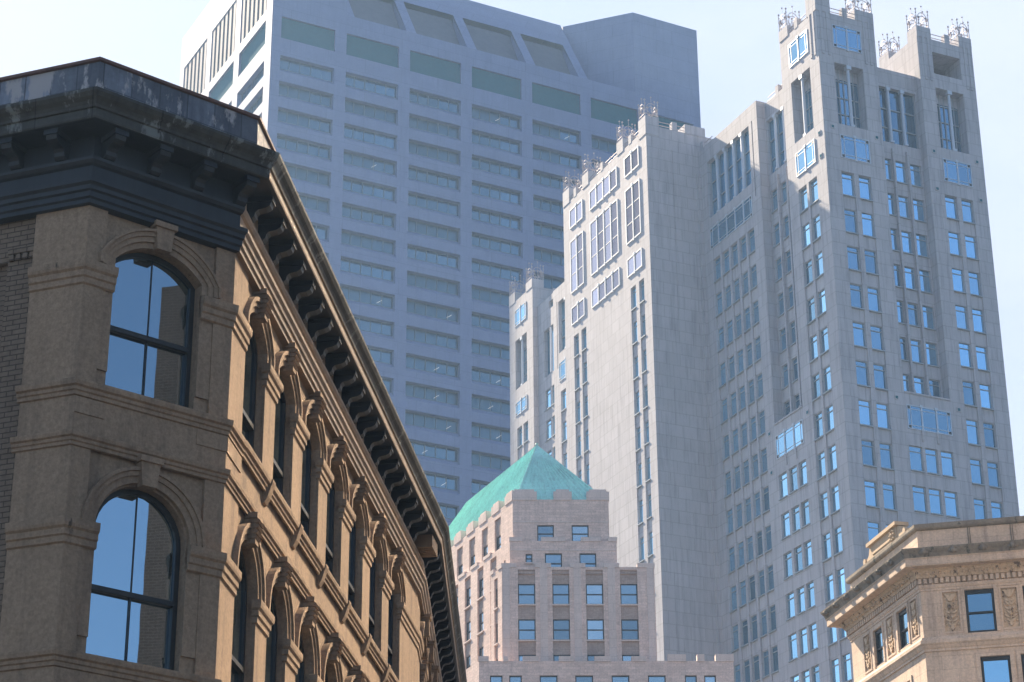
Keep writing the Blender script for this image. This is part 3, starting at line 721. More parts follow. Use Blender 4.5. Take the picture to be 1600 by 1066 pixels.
# far wing, far centre and far corner tower
wing5(42.1, 57.3, 112.1, -.9, True, 14)
lst = []; hs = col_rows(SL, [(57.9, 59.2), (59.5, 60.9)], 101.2, 10, 60, lst, 2.4)
swall.wall(SL, 57.3, 62.7, 0, 112.6, [(*h, .3) for h in hs] + [(57.9, 61.0, 102.9, 108.7, .5), (57.9, 59.6, 110.95, 111.9, .4)], -.6)
for f, p, q, c, d in lst: WINS.append((f, p, q, c, d, -.8))
g = MB(); g.rect(SL, 57.9, 61.0, 102.9, 108.7, -1.05); g.rect(SL, 57.9, 59.6, 110.95, 111.9, -.95); g.build('colonnade_glass', M['glassB'], st)
cm = MB(); cm.tube(SL.P(59.3, 102.95, -.7), SL.P(59.3, 108.6, -.7), .18, .16, 10); cm.build('column', M['column'], st)
swall.face([SL.P(57.3, 0, 0), SL.P(57.3, 0, -.6), SL.P(57.3, 112.6, -.6), SL.P(57.3, 112.6, 0)])
FT = [(64.25, 65.5), (65.9, 67.2)]
wing(SL, 62.7, 69.15, 115.2, FT, 98.8, 12, 0, [(64.4, 67.55, 103.8, 110.0, .9)], chan=FT)
LOG.append((SL, 64.4, 67.55, 103.8, 110.0, .9))
panel(SL, 64.45, 67.6, 111.8, 113.95, 0, 2); panel(SL, 64.45, 67.55, 100.4, 102.1, 0, 2)
swall.face([SL.P(62.7, 0, 0), SL.P(62.7, 0, -6), SL.P(62.7, 115.2, -6), SL.P(62.7, 115.2, 0)])
for f, a, b, c, d, n in swall_back: swall.rect(f, a, b, c, d, n)
# piers, parapets, backs
def pier(fr, a, b, z0, z1, dep, proud=.06): swall.box(fr, a, b, z0, z1, -dep, proud)
swall.box(SR, -.07, 1.56, 99.0 + 17.85, 119.6, -1.6, .07)
for fr, a, b, zt in ((SR, 4.35, 6.44, 118.06), (SR, 11.37, 13.0, 118.06), (SR, 16.25, 17.74, 118.08), (SL, 5.02, 6.58, 118.05)): swall.box(fr, a, b, 116.86, zt, -1.55, .05)
for fr, a, b, zb, zt in ((ML, -.05, 1.5, 113.9, 116.0), (ML, 4.95, 6.35, 114.4, 115.9), (ML, 12.95, 14.42, 114.4, 116.0), (ML, 17.55, 19.1, 114.4, 116.2), (SL, 62.72, 64.45, 115.1, 116.2), (SL, 67.5, 69.13, 115.1, 116.5)): swall.box(fr, a, b, zb, zt, -1.5, .05)
swall.box(MR, -1.5, .85, 114.9, 116.0, -1.5, .05)
# relief strips on the corner piers
for fr, a, b in ((SR, .35, .62), (SR, 1.05, 1.3), (SR, 5.15, 5.4), (SR, 5.75, 6.0), (SR, 11.9, 12.15), (SR, 12.5, 12.75), (SR, 16.7, 16.95), (SR, 17.2, 17.45), (SL, .4, .66), (SL, 1.05, 1.3)):
    swall.box(fr, a, b, 112.2, 117.6 if a > 1.4 else 118.6, .0, .075)
def back(fr, a, b, dep, ztop):
    swall.rect(fr, a, b, 0, ztop, -dep); 
    for u in (a, b): swall.face([fr.P(u, 0, -.01), fr.P(u, 0, -dep), fr.P(u, ztop, -dep), fr.P(u, ztop, -.01)])
    swall.face([fr.P(a, ztop - .9, -.05), fr.P(b, ztop - .9, -.05), fr.P(b, ztop - .9, -dep), fr.P(a, ztop - .9, -dep)])
swall.face([SR.P(17.75, 0, 0), SR.P(17.75, 0, -6.5), SR.P(17.75, 116.9, -6.5), SR.P(17.75, 116.9, 0)])
swall.face([SR.P(11.35, 112.9, -1), SR.P(11.35, 112.9, -6.5), SR.P(11.35, 116.9, -6.5), SR.P(11.35, 116.9, -1)])
swall.face([SR.P(6.46, 112.9, -1), SR.P(6.46, 112.9, -6.6), SR.P(6.46, 116.9, -6.6), SR.P(6.46, 116.9, -1)])
swall.face([SL.P(6.6, 112.0, -1), SL.P(6.6, 112.0, -6.46), SL.P(6.6, 116.9, -6.46), SL.P(6.6, 116.9, -1)])
for a, b in ((0, 6.46), (11.35, 17.75)):
    swall.face([SR.P(a, 116.2, -.1), SR.P(b, 116.2, -.1), SR.P(b, 116.2, -6.5), SR.P(a, 116.2, -6.5)])
swall.rect(SR, 11.35, 13.0, 112.9, 116.9, -6.5); swall.rect(SR, 16.2, 17.75, 112.9, 116.9, -6.5); swall.rect(SR, 0, 6.46, 112.9, 116.9, -6.6); swall.rect(SR, 13.0, 16.2, 114.6, 116.9, -6.5)
swall.face([SL.P(11.5, 112.4, -.1), SL.P(57.3, 111.9, -.1), SL.P(57.3, 111.9, -17.6), SL.P(11.5, 112.4, -17.6)])
swall.rect(SL, 0, 69.15, 0, 112.0, -17.7)
swall.face([SR.P(17.75, 0, -6.5), SR.P(17.75, 0, -69), SR.P(17.75, 112, -69), SR.P(17.75, 112, -6.5)])
swall.face([SL.P(69.15, 0, 0), SL.P(69.15, 0, -17.7), SL.P(69.15, 115.2, -17.7), SL.P(69.15, 115.2, 0)])
swall.rect(SL, 62.7, 69.15, 110, 115.2, -6)
swall.build('wall', M['granite'], st)
# loggias: glazing at the back, one column in front
for fr, a, b, c, d, dp in LOG:
    g = MB(); g.rect(fr, a, b, c, d, -dp + .04); g.build('loggia_glass', M['glassB'], st)
    fm = MB()
    for k in range(7):
        u = a + (b - a) * k / 6; fm.box(fr, max(a + .004, u - .05), min(b - .004, u + .05), c + .003, d - .004, -dp + .045, -dp + .13)
    for k in range(1, 4):
        z = c + (d - c) * (k * .27); fm.box(fr, a + .005, b - .005, z - .05, z + .05, -dp + .046, -dp + .125)
    fm.box(fr, a + .006, b - .006, c + .84 * (d - c), d - .004, -dp + .047, -dp + .11, 1)
    fm.build('loggia_frame', [M['framegrey'], M['granite']], st)
    u = (a + b) / 2; cm = MB(); cm.tube(fr.P(u, c + .25, -.22), fr.P(u, d - .4, -.22), .17, .15, 12); cm.box(fr, u - .26, u + .26, d - .4, d - .003, -.48, .03); cm.box(fr, u - .22, u + .22, c + .003, c + .25, -.44, .0)
    cm.build('column', M['column'], st)
def lattice(fr, u0, u1, z0, z1, n, k, white):
    mt = M['framewhite'] if white else M['column']
    mb = MB(); t = .13 if white else .09; n0, n1 = n + .003, n + (.10 if white else .07)
    mb.box(fr, u0, u1, z0, z0 + t, n0, n1); mb.box(fr, u0, u1, z1 - t, z1, n0, n1)
    mb.box(fr, u0, u0 + t, z0 + t, z1 - t, n0, n1); mb.box(fr, u1 - t, u1, z0 + t, z1 - t, n0, n1)
    for i in range(1, k):
        u = u0 + (u1 - u0) * i / k; mb.box(fr, u - .07, u + .07, z0 + t, z1 - t, n0, n1 + .02); mb.box(fr, u - .16, u + .16, z1 - .12, z1 + .14, n0, n1 + .05); mb.box(fr, u - .13, u + .13, z0 - .12, z0 + .12, n0, n1 + .05)
    if not white:
        for zz in (z0 + .38, z1 - .38): mb.box(fr, u0 + t, u1 - t, zz - .03, zz + .03, n0, n1 - .02)
        for u in (u0 + .42, u1 - .42): mb.box(fr, u - .03, u + .03, z0 + t, z1 - t, n0, n1 - .015)
        for u in (u0 + .12, u1 - .36):
            for zz in (z0 + .12, z1 - .36): mb.box(fr, u, u + .24, zz, zz + .24, n0, n1 - .01, 1)
    elif z1 - z0 > 3:
        for zz in (z0 + (z1 - z0) * .34, z0 + (z1 - z0) * .66):  mb.box(fr, u0 + t, u1 - t, zz - .04, zz + .04, n0, n1 - .03)
    o = mb.build('lattice_window', [mt, M['darkframe']], st)
    g = MB()
    for i in range(k):
        a, b = u0 + (u1 - u0) * i / k, u0 + (u1 - u0) * (i + 1) / k; j = random.uniform(-.008, .008)
        g.fq(fr, [(a + .02, z0 + .05, n + .025 + j), (b - .02, z0 + .05, n + .025 - j), (b - .02, z1 - .05, n + .025 - j), (a + .02, z1 - .05, n + .025 + j)])
    p = g.build('pane', M['glassM'] if white else M['glassB'], st); p.parent = o; p.location = (0, 0, 0)
M['glassM'] = glass('pinkish dim glass', (.62, .60, .68), .40, (.10, .085, .10), .05, .15)
for q in PAN: lattice(*q)
# little square wall vents
for fr, u, z in ((SR, .95, 104.5), (SR, 5.75, 104.4), (SR, 12.1, 104.4), (SR, 17.0, 104.3), (SR, 12.1, 100.4), (SR, 17.0, 100.2), (SR, 5.6, 78.2), (SR, 12.2, 78.1), (SL, .8, 104.0), (SL, .8, 101.6), (SL, 5.8, 78.0), (SL, 12.4, 78.3), (SL, 12.4, 74.5)):
    v = MB(); v.box(fr, u - .22, u + .22, z - .22, z + .22, .003, .05); v.box(fr, u - .13, u + .13, z - .13, z + .13, .05, .07, 1); v.build('wall_vent', [M['granite'], M['louver']], st)
# windows
protos = {}
def wproto(w_, h_):
    key = (round(w_, 2), round(h_, 2))
    if key not in protos:
        a, b = regwin(*key); protos[key] = wmesh('window', [M['framegrey']], a, b, M['glassB'])
    return protos[key]
def dist(wn):
    x, y, z = wn[0].P(wn[1], wn[3], 0); s = wn[0]
    return math.sqrt(x * x + y * y + z * z)
def scr(P):
    q = [sum(Rq[i][k] * (P[0], P[1], P[2] - 1.6)[k] for k in range(3)) for i in range(3)]
    return 800 + 3539 * q[0] / q[2], 533 + 3539 * q[1] / q[2]
_p, _r = rad(23.975), rad(-.404)
Rq = [[math.cos(_r), -math.sin(_r) * math.sin(_p), math.sin(_r) * math.cos(_p)], [math.sin(_r), math.cos(_r) * math.sin(_p), -math.cos(_r) * math.cos(_p)], [0, math.cos(_p), math.sin(_p)]]
def inview(wn):
    x, y = scr(wn[0].P((wn[1] + wn[2]) / 2, (wn[3] + wn[4]) / 2, 0)); return 0 < x < 1600 and 0 < y < 1066 and (x > 1000 or y < 800) and not (x > 1300 and y > 905) and not (x < 1145 and y > 1030)
vis = sorted([q for q in WINS if inview(q)], key=dist)
first = vis[:100]; rest = MB()
ids = {id(q) for q in first}
for q in WINS:
    fr, a, b, c, d, n = q
    if id(q) in ids:
        ua = a if fr.side == 1 else b
        place(wproto(b - a, d - c), st, fr.P(ua, c, n), fr.rotz())
    else:
        w_, h_ = b - a, d - c; j = random.uniform(-.008, .008); l = random.uniform(-.01, .01)
        rest.fq(fr, [(a, c, n + j), (b, c, n - j), (b, d, n - j + l), (a, d, n + j + l)], 0)
        rest.box(fr, a + .002, a + .07, c, d - .002, n - .02, n + .05, 1); rest.box(fr, b - .07, b - .002, c, d - .002, n - .02, n + .05, 1)
        rest.box(fr, a + .07, b - .07, d - .56, d - .48, n - .02, n + .06, 1); rest.box(fr, a + .004, b - .004, c - .09, c - .003, n - .02, n + .36, 1)
o = rest.build('window', [M['glassB'], M['framegrey']], st); o['kind'] = 'stuff'
# iron crowns and roof rails
def crown(fr, a, b, z, dep=1.5, h=1.9):
    mb = MB(); cs = [(a + .08, 0.0), (b - .08, 0.0), (b - .08, -dep), (a + .08, -dep)]
    for u, n in cs:
        mb.tube(fr.P(u, z - .3, n), fr.P(u, z + h, n), .045, .03, 5)
        for t in (.55, .8, 1.0): mb.ball(fr.P(u, z + h * t, n), .085 if t < 1 else .11, 5)
    for i in range(4):
        p, q = cs[i], cs[(i + 1) % 4]
        def at(t, zz): return fr.P(p[0] + (q[0] - p[0]) * t, zz, p[1] + (q[1] - p[1]) * t)
        for r_ in (1.0, .72):
            pr = None
            for k in range(9):
                tt = PI * k / 8; x = .5 - .5 * r_ * math.cos(tt); y = z + .25 + h * .72 * r_ * math.sin(tt); c = at(x, y)
                if pr: mb.tube(pr, c, .035, .035, 4)
                pr = c
        mb.tube(at(.5, z), at(.5, z + h * 1.22), .03, .02, 4); mb.ball(at(.5, z + h * 1.22), .09, 5)
        mb.tube(at(0, z + .3), at(1, z + .3), .03, .03, 4)
        for t in (.2, .8): mb.ball(at(t, z + h * .55), .13, 5); mb.tube(at(t, z), at(t, z + h * .55), .025, .025, 4)
    mb.build('iron_crown', M['crest'], st)
for fr, a, b, z in ((SR, 4.4, 6.4, 118.06), (SR, 11.4, 12.95, 118.06), (SR, 16.25, 17.7, 118.08), (SR, 0.05, 1.5, 119.6), (SL, 5.05, 6.55, 118.05), (ML, 0, 1.45, 116.0), (ML, 4.95, 6.35, 115.9), (ML, 12.95, 14.4, 116.0), (ML, 17.6, 19.05, 116.2), (SL, 62.75, 64.4, 116.2), (SL, 67.5, 69.1, 116.5)): crown(fr, a, b, z)

crown(Fr(SR.xy(11.4, -4.9), 65.05), 0, 1.5, 117.9)
rmb = MB(); rmb.box(SR, 11.36, 12.9, 116.8, 117.9, -6.49, -4.8)
rmb.build('roof_pier', M['granite'], st)
for fr, a, b, z in ((SR, 1.56, 4.35, 116.9), (SR, 13.0, 16.25, 116.9), (SL, 1.6, 5.02, 116.9), (MR, -4.4, -1.5, 115.0), (MR, .85, 3.5, 114.4), (ML, 1.5, 4.95, 114.5), (ML, 6.35, 12.95, 114.5), (ML, 14.4, 17.55, 114.5), (SL, 20.5, 23.5, 113.0), (SL, 6.7, 11.4, 112.9)):
    nn = -1.1 if z == 112.9 else 0
    rl_ = MB()
    for k in (.35, .75): rl_.tube(fr.P(a, z + k, nn - .25), fr.P(b, z + k, nn - .25), .045, .045, 5)
    m_ = (a + b) / 2 + .25; rl_.box(fr, m_ - .28, m_ + .28, z - .05, z + .95, nn - .5, nn + .03, 1)
    rl_.build('roof_railing', [M['crest'], M['granite']], st)

# ================================================================== 4. stepped brick building with green pyramid roof
OPt = (-.8103, 149.9978)
P1 = Fr(OPt, 88.66); PL = Fr(OPt, -24.0, -1)
pb = thing('green_roofed_building', (-.8, 150, 0), 'stepped pink brick building with a green copper hipped roof and battlemented parapets', 'building')
INS = 1 / math.tan(rad(112.66 / 2))
pw_ = MB(); pst = MB()
def tier(s, ulen, vlen, zb, zt, h1, hl, vis=True):
    o = P1.xy(INS * s, -s); f1 = Fr(o, 88.66); fl = Fr(o, -24.0, -1)
    pw_.wall(f1, 0, ulen, zb, zt, h1, 0, .22); pw_.wall(fl, 0, vlen, zb, zt, hl, 0, .22)
    a, b, c = f1.xy(ulen), f1.xy(ulen) + fl.d * vlen, fl.xy(vlen)
    for p, q in ((a, b), (b, c)): pw_.face([(p.x, p.y, zb), (q.x, q.y, zb), (q.x, q.y, zt), (p.x, p.y, zt)])
    pw_.face([(p.x, p.y, zt - .5) for p in (o, a, b, c)])
    return f1, fl
PW = []; CH = []
def pwin(fr, a, b, z1, h=1.5, n=-.15): PW.append((fr, a, b, z1 - h, z1, n))
def chan(fr, a, b, zb, zt, tops, h=1.5):
    """brick bay between piers: recessed strip with windows and darker spandrels"""
    hs = [(a, b, t - h, t) for t in tops]
    CH.append((fr, a, b, zb, zt, hs))
    for t in tops: pwin(fr, a, b, t, h, -.20)
    return (a, b, zb, zt, .12)
tops3 = [49.96, 47.42, 44.9, 42.4, 39.9, 37.4]
dummy1, dummyl = Fr(OPt, 88.66), PL
g3 = [chan(P1, a, b, 33, 50.95, tops3) for a, b in ((1.10, 2.30), (3.48, 4.66), (5.80, 7.0), (8.18, 9.38))]
g3l = [chan(PL, a, b, 33, 50.6, tops3) for a, b in ((.75, 1.35),)]
tier(0, 10.58, 1.95, 0, 51.15, g3, g3l)
s2 = .86; o2 = P1.xy(INS * s2, -s2); f2, l2 = Fr(o2, 88.66), Fr(o2, -24.0, -1)
w2 = [(2.45, 3.65, 51.0, 52.45), (4.87, 6.05, 51.0, 52.45), (1.1, 1.58, 51.75, 52.4)]
k2 = []
for k in range(7):
    a = 2.35 + 2.35 * k; k2.append(chan(l2, a, a + 1.1, 30, 53.0, [52.2, 49.65, 47.1, 44.6, 42.0, 39.5]))
k2.append((.75, 1.05, 51.3, 52.2))
tier(s2, 7.5, 20, 0, 53.35, w2, k2)
for a, b, c, d in w2[:2]: pwin(f2, a, b, d, d - c)
pwin(f2, 1.1, 1.58, 52.4, .65); pwin(l2, .75, 1.05, 52.2, .9)
s1 = 1.2; o1 = P1.xy(INS * s1, -s1); f1, l1 = Fr(o1, 88.66), Fr(o1, -24.0, -1)
w1 = [(1.72, 2.9, 53.4, 54.65), (4.15, 5.35, 53.4, 54.65)]
k1 = []
for k in range(7):
    a = 2.1 + 2.35 * k; k1.append(chan(l1, a, a + 1.1, 53.3, 56.0, [54.7], 1.25))
tier(s1, 6.8, 21, 50, 56.55, w1, k1)
for a, b, c, d in w1: pwin(f1, a, b, d, d - c)
# lower block in front
s4 = -1.5; f4 = Fr(P1.xy(-1.6, 1.5), 88.66); l4 = Fr(P1.xy(-1.6, 1.5), -24.0, -1)
h4 = [(1.53 + k, 1.53 + k + w_, 41.4, 43.0) for k, w_ in ((-.8, .85), (.5, .85), (2.55, 1.2), (4.95, 1.2), (7.4, 1.2), (9.85, 1.2), (12.35, .8), (13.65, .8))]
a4 = f4.xy(17.2); 
pw_.wall(f4, 0, 17.2, 0, 44.0, h4, 0, .22); pw_.wall(l4, 0, 3.0, 0, 44.0, [], 0)
pw_.face([(p.x, p.y, 43.6) for p in (f4.xy(0), f4.xy(17.2), f4.xy(17.2, -9), f4.xy(0, -9))])
pw_.rect(f4, 10, 17.2, 0, 44.0, -9); pw_.face([f4.P(17.2, 0, 0), f4.P(17.2, 0, -9), f4.P(17.2, 44.0, -9), f4.P(17.2, 44.0, 0)])
for a, b, c, d in h4: pwin(f4, a, b, d, d - c)
# merlons
def mer(fr, a, b, z0, z1, dep=.55, proud=.05): pst.box(fr, a, b, z0, z1, -dep, proud)
for a, b in ((-.05, 1.72), (2.9, 4.2), (5.25, 6.85)): mer(f1, a, b, 56.5, 57.15); mer(f1, a + .18, b - .18, 57.1, 57.32, .5, .0)
for k in range(9):
    a = .0 + 2.35 * k; mer(l1, a - (.05 if k == 0 else 0), a + 1.35 if k else 1.3, 56.5, 57.15); mer(l1, a + .15, a + 1.15, 57.1, 57.32, .5, .0)
for a, b in ((-.04, .9), (2.2, 3.9), (5.0, 6.4), (6.9, 7.54)): mer(f2, a, b, 53.3, 53.62)
for a, b in ((-.04, 1.0), (2.3, 3.4), (4.7, 5.8), (7.05, 8.15), (9.4, 10.62)): mer(P1, a, b, 51.1, 51.42)
mer(PL, -.04, .7, 51.1, 51.4); mer(PL, 1.4, 1.95, 51.1, 51.4)
for k in range(8): mer(l2, 3.4 + 2.35 * k, 4.7 + 2.35 * k, 53.3, 53.55)
for a, b in ((-.04, .65), (1.62, 1.98), (2.95, 4.0), (5.4, 6.4), (7.8, 8.9), (10.3, 11.3), (12.75, 14.0), (14.75, 15.25), (16.0, 17.24)): mer(f4, a, b, 43.95, 44.32 if a < 12 else 44.45, .5, .07)
# pilaster strips and grooves between bays
for a in (2.88, 5.22, 7.58): pst.box(P1, a - .26, a + .26, 33, 51.1, .0, .045)
for a in (-.0, 10.0): pst.box(P1, a + .04, a + .54, 33, 51.1, .0, .045)
pw_.build('wall', M['pinkbrick'], pb); pst.build('parapet', M['palestone'], pb)
sp = MB()
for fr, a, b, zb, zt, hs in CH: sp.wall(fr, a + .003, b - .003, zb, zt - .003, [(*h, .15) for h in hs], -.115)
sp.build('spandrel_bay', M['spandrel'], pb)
bnd = MB()
for f_, u1_, z_ in ((f1, 6.82, 54.82), (f2, 7.52, 52.62)): bnd.box(f_, -.02, u1_, z_, z_ + .1, -.02, .03)
bnd.build('string_course', M['palestone'], pb)
def sashwin(w_, h_):
    def frame(mb, f):
        mb.box(f, .002, .08, .0, h_ - .002, -.05, .04); mb.box(f, w_ - .08, w_ - .002, .0, h_ - .002, -.05, .04)
        mb.box(f, .078, w_ - .078, .002, .08, -.048, .042); mb.box(f, .078, w_ - .078, h_ - .08, h_ - .003, -.048, .038); mb.box(f, .076, w_ - .076, h_ * .5 - .035, h_ * .5 + .035, -.046, .05)
        mb.box(f, -.06, w_ + .06, -.10, -.003, -.0, .27, 1)
    def pane(mb, f): mb.rect(f, .05, w_ - .05, h_ * .5, h_ - .05, .005); mb.rect(f, .05, w_ - .05, .05, h_ * .5, -.012)
    return frame, pane
pp_ = {}
for fr, a, b, c, d, n in PW:
    key = (round(b - a, 2), round(d - c, 2))
    if key not in pp_: x, y = sashwin(*key); pp_[key] = wmesh('window', [M['framedk'] if 'framedk' in M else M['mullionT'], M['palestone']], x, y, M['glassP'])
    place(pp_[key], pb, fr.P(a if fr.side == 1 else b, c, n), fr.rotz())
# hipped copper roof
rf = MB(); ez, rz = 56.6, 62.0
c00, c10 = f1.xy(.25, -.25), f1.xy(6.6, -.25); dl = l1.d
ap = f1.xy(3.35) + dl * 3.8; ap2 = f1.xy(3.35) + dl * 17.0
c01, c11 = c00 + dl * 20.5, c10 + dl * 20.5
def seam(mb, A, B, C, D, k):
    """standing seams from eave (A-B) to ridge (D-C)"""
    for i in range(k + 1):
        t = i / k; p = Vector(A).lerp(Vector(B), t); q = Vector(D).lerp(Vector(C), t)
        nrm = (Vector(B) - Vector(A)).cross(Vector(D) - Vector(A)).normalized()
        if nrm.z < 0: nrm = -nrm
        mb.tube(p + nrm * .02, q + nrm * .02, .075, .06, 4)
e3 = lambda p, z: (p.x, p.y, z)
rf.face([e3(c00, ez), e3(c10, ez), e3(ap, rz)]); rf.face([e3(c00, ez), e3(c01, ez), e3(ap2, rz), e3(ap, rz)])
rf.face([e3(c10, ez), e3(c11, ez), e3(ap2, rz), e3(ap, rz)]); rf.face([e3(c01, ez), e3(c11, ez), e3(ap2, rz)])
seam(rf, e3(c00, ez), e3(c01, ez), e3(ap2, rz), e3(ap, rz), 46); seam(rf, e3(c00, ez), e3(c10, ez), e3(ap, rz), e3(ap, rz), 14)
for i in range(1, 16):
    t = i / 16; rf.tube(Vector(e3(c00, ez)).lerp(Vector(e3(ap, rz)), t), Vector(e3(c01, ez)).lerp(Vector(e3(ap2, rz)), t), .03, .03, 4)
    rf.tube(Vector(e3(c00, ez)).lerp(Vector(e3(ap, rz)), t), Vector(e3(c10, ez)).lerp(Vector(e3(ap, rz)), t), .02, .02, 4)
ro = rf.build('copper_roof', M['verdigris'], pb)
hr = MB()
for p, q in ((c00, ap), (c10, ap)): hr.tube(e3(p, ez + .03), e3(q, rz + .03), .06, .06, 6)
hr.tube(e3(ap, rz + .02), e3(ap2, rz + .02), .06, .06, 6); hr.ball(e3(ap, rz + .12), .13, 8)
h_ = hr.build('ridge_roll', M['verdigrispale'], pb); h_.parent = ro; h_.location = (0, 0, 0)

# ================================================================== 5. limestone building (lower right)
ORt = (15.62558, 83.55143)
R1 = Fr(ORt, 103.0); RL = Fr(ORt, -14.4, -1)
rb_ = thing('limestone_corner_building', (15.6, 83.6, 0), 'warm limestone building with a heavy dentilled cornice, lion heads and carved panels, lower right corner', 'building')
rq0, rq1, rq2 = RL.xy(7.0), Vector(ORt), R1.xy(6.2)
rq_ = RL.xy(7.0, -9)
rw = MB()
RWIN = [(1.66 + 2.18 * k, 2.76 + 2.18 * k, 26.32, 28.02) for k in range(2)]
RW2 = [(2.03 + 1.5 * k, 3.13 + 1.5 * k, 23.2, 25.36) for k in range(2)]
LWIN = [(1.30, 2.30, 26.40, 27.92), (3.80, 4.68, 26.38, 27.86)]
LW2 = [(1.5, 2.9, 22.6, 25.0), (4.2, 5.6, 22.6, 25.0)]
low = [(a, b, c - 3.4 * k, d - 3.4 * k) for k in range(1, 7) for a, b, c, d in RW2]
lowl = [(a, b, c - 3.4 * k, d - 3.4 * k) for k in range(1, 7) for a, b, c, d in LW2]
def orn(a, b): return (a, b, 26.42, 27.98, .05)
ORN_R = [orn(.82, 1.42)] + [orn(3.02 + 2.18 * k, 3.62 + 2.18 * k) for k in range(2)]
ORN_L = [(.42, 1.0, 26.5, 27.95, .05), (2.72, 3.38, 26.45, 27.95, .05), (5.1, 5.72, 26.45, 27.9, .05)]
rw.wall(R1, 0, 6.2, 0, 28.2, RWIN + RW2 + low + ORN_R, 0, .22); rw.wall(RL, 0, 7.0, 0, 28.2, LWIN + LW2 + lowl + ORN_L, 0, .22)
for p, q in ((RL.xy(7.0), RL.xy(7.0, -24)), (RL.xy(7.0, -24), R1.xy(6.2, -9)), (R1.xy(6.2, -9), rq2)): rw.face([(p.x, p.y, 0), (q.x, q.y, 0), (q.x, q.y, 29.6), (p.x, p.y, 29.6)])
rw.build('wall', M['limestone'], rb_)
# window surrounds
sr = MB()
for fr, ws in ((R1, RWIN), (RL, LWIN)):
    for a, b, c, d in ws:
        t = .13
        sr.box(fr, a - t, a - .004, c, d + t, -.01, .035); sr.box(fr, b + .004, b + t, c, d + t, -.01, .035); sr.box(fr, a - .004, b + .004, d + .004, d + t, -.01, .035)
for fr, ws in ((R1, RW2[:6]), (RL, LW2)):
    for a, b, c, d in ws:
        t = .16
        sr.box(fr, a - t, a - .004, c, d + t, -.01, .04); sr.box(fr, b + .004, b + t, c, d + t, -.01, .04); sr.box(fr, a - .004, b + .004, d + .004, d + t, -.01, .04)
for fr, ps in ((R1, ORN_R), (RL, ORN_L)):
    for a, b, c, d, _ in ps:
        for u0, u1 in ((a - .07, a), (b, b + .07)): sr.box(fr, u0, u1, c - .07, d + .07, -.01, .022)
        sr.box(fr, a, b, d, d + .07, -.01, .022); sr.box(fr, a, b, c - .07, c, -.01, .022)
for a in (.08, .42): sr.box(R1, a, a + .03, 26.3, 28.1, 0, .012)
sr.build('window_surround', M['limestone'], rb_)
rwf = random.Random(3)
def ornament(fr, a, b, c, d):
    """carved candelabrum relief: urn, rosettes and leaf scrolls"""
    bk = MB(); bk.rect(fr, a, b, c, d, -.05); u = (a + b) / 2; h = d - c; w = b - a
    def leaf(u0, z0, ang, l, wd, n=.02):
        cx, cz = math.cos(ang), math.sin(ang)
        pts = [(0, 0), (.3 * l, .5 * wd), (.75 * l, .42 * wd), (l, 0), (.75 * l, -.42 * wd), (.3 * l, -.5 * wd)]
        bk.ext(fr, [(u0 + x * cx - y * cz, z0 + x * cz + y * cx) for x, y in pts], -.05, n)
    bk.box(fr, u - .02, u + .02, c + .12 * h, d - .08 * h, -.05, .0)
    for k in range(8):
        z = c + h * (.14 + .105 * k); s = .9 + .25 * math.sin(k * 2.1)
        for sd in (-1, 1):
            leaf(u + sd * .02, z, PI / 2 - sd * (.7 + .35 * (k % 2)), .17 * s + w * .12, .075)
            if k % 2 == 0: bk.ball(fr.P(u + sd * w * .36, z + .05, -.03), .04, 6)
    for z in (c + h * .36, c + h * .62): bk.ball(fr.P(u, z, -.02), .075, 8)
    bk.ext(fr, [(u - .15, d - .22), (u - .19, d - .1), (u + .19, d - .1), (u + .15, d - .22), (u + .05, d - .36), (u - .05, d - .36)], -.05, .035)
    bk.ext(fr, [(u, c + .06), (u + .09, c + .16), (u, c + .3), (u - .09, c + .16)], -.05, .03)
    bk.build('carved_panel', M['carved'], rb_)
for fr, ps in ((R1, ORN_R[:4]), (RL, ORN_L)):
    for a, b, c, d, _ in ps: ornament(fr, a, b, c, d)
def darksash(w_, h_):
    def frame(mb, f):
        mb.box(f, .003, .10, .0, h_ - .003, -.06, .07); mb.box(f, w_ - .10, w_ - .003, .0, h_ - .003, -.06, .07)
        mb.box(f, .098, w_ - .098, .003, .09, -.058, .068); mb.box(f, .098, w_ - .098, h_ - .15, h_ - .004, -.058, .066); mb.box(f, .096, w_ - .096, h_ * .47 - .035, h_ * .47 + .035, -.056, .06)
    def pane(mb, f): mb.rect(f, .07, w_ - .07, h_ * .47, h_ - .07, .01); mb.rect(f, .07, w_ - .07, .05, h_ * .47, -.012)
    return frame, pane
pr_ = {}
for fr, ws in ((R1, RWIN + RW2[:15]), (RL, LWIN + LW2)):
    for a, b, c, d in ws:
        key = (round(b - a, 2), round(d - c, 2))
        if key not in pr_: x, y = darksash(*key); pr_[key] = wmesh('window', [M['darkframe']], x, y, M['glassR'] if 'glassR' in M else M['glassP'])
        place(pr_[key], rb_, fr.P(a if fr.side == 1 else b, c, -.14), fr.rotz())
for fr, ws in ((R1, low), (RL, lowl)):
    for a, b, c, d in ws: lo_ = MB(); lo_.rect(fr, a, b, c, d, -.2); lo_.build('window', M['glassR'], rb_)
pathR = [rq_, rq0, rq1, rq2]
def rsw(name, prof, mat):
    mb = MB(); mb.sweep(pathR, prof, 0, True, 1); return mb.build(name, M[mat], rb_)
rsw('string_course', [(-.02, 25.66), (.06, 25.68), (.06, 25.76), (.10, 25.80), (.17, 25.92), (.21, 25.96), (.21, 26.08), (.17, 26.11), (.10, 26.22), (.0, 26.24)], 'limestone')
rsw('architrave', [(-.02, 28.06), (.03, 28.08), (.03, 28.16), (.06, 28.18), (.09, 28.25), (.09, 28.31), (.02, 28.33)], 'limestone')
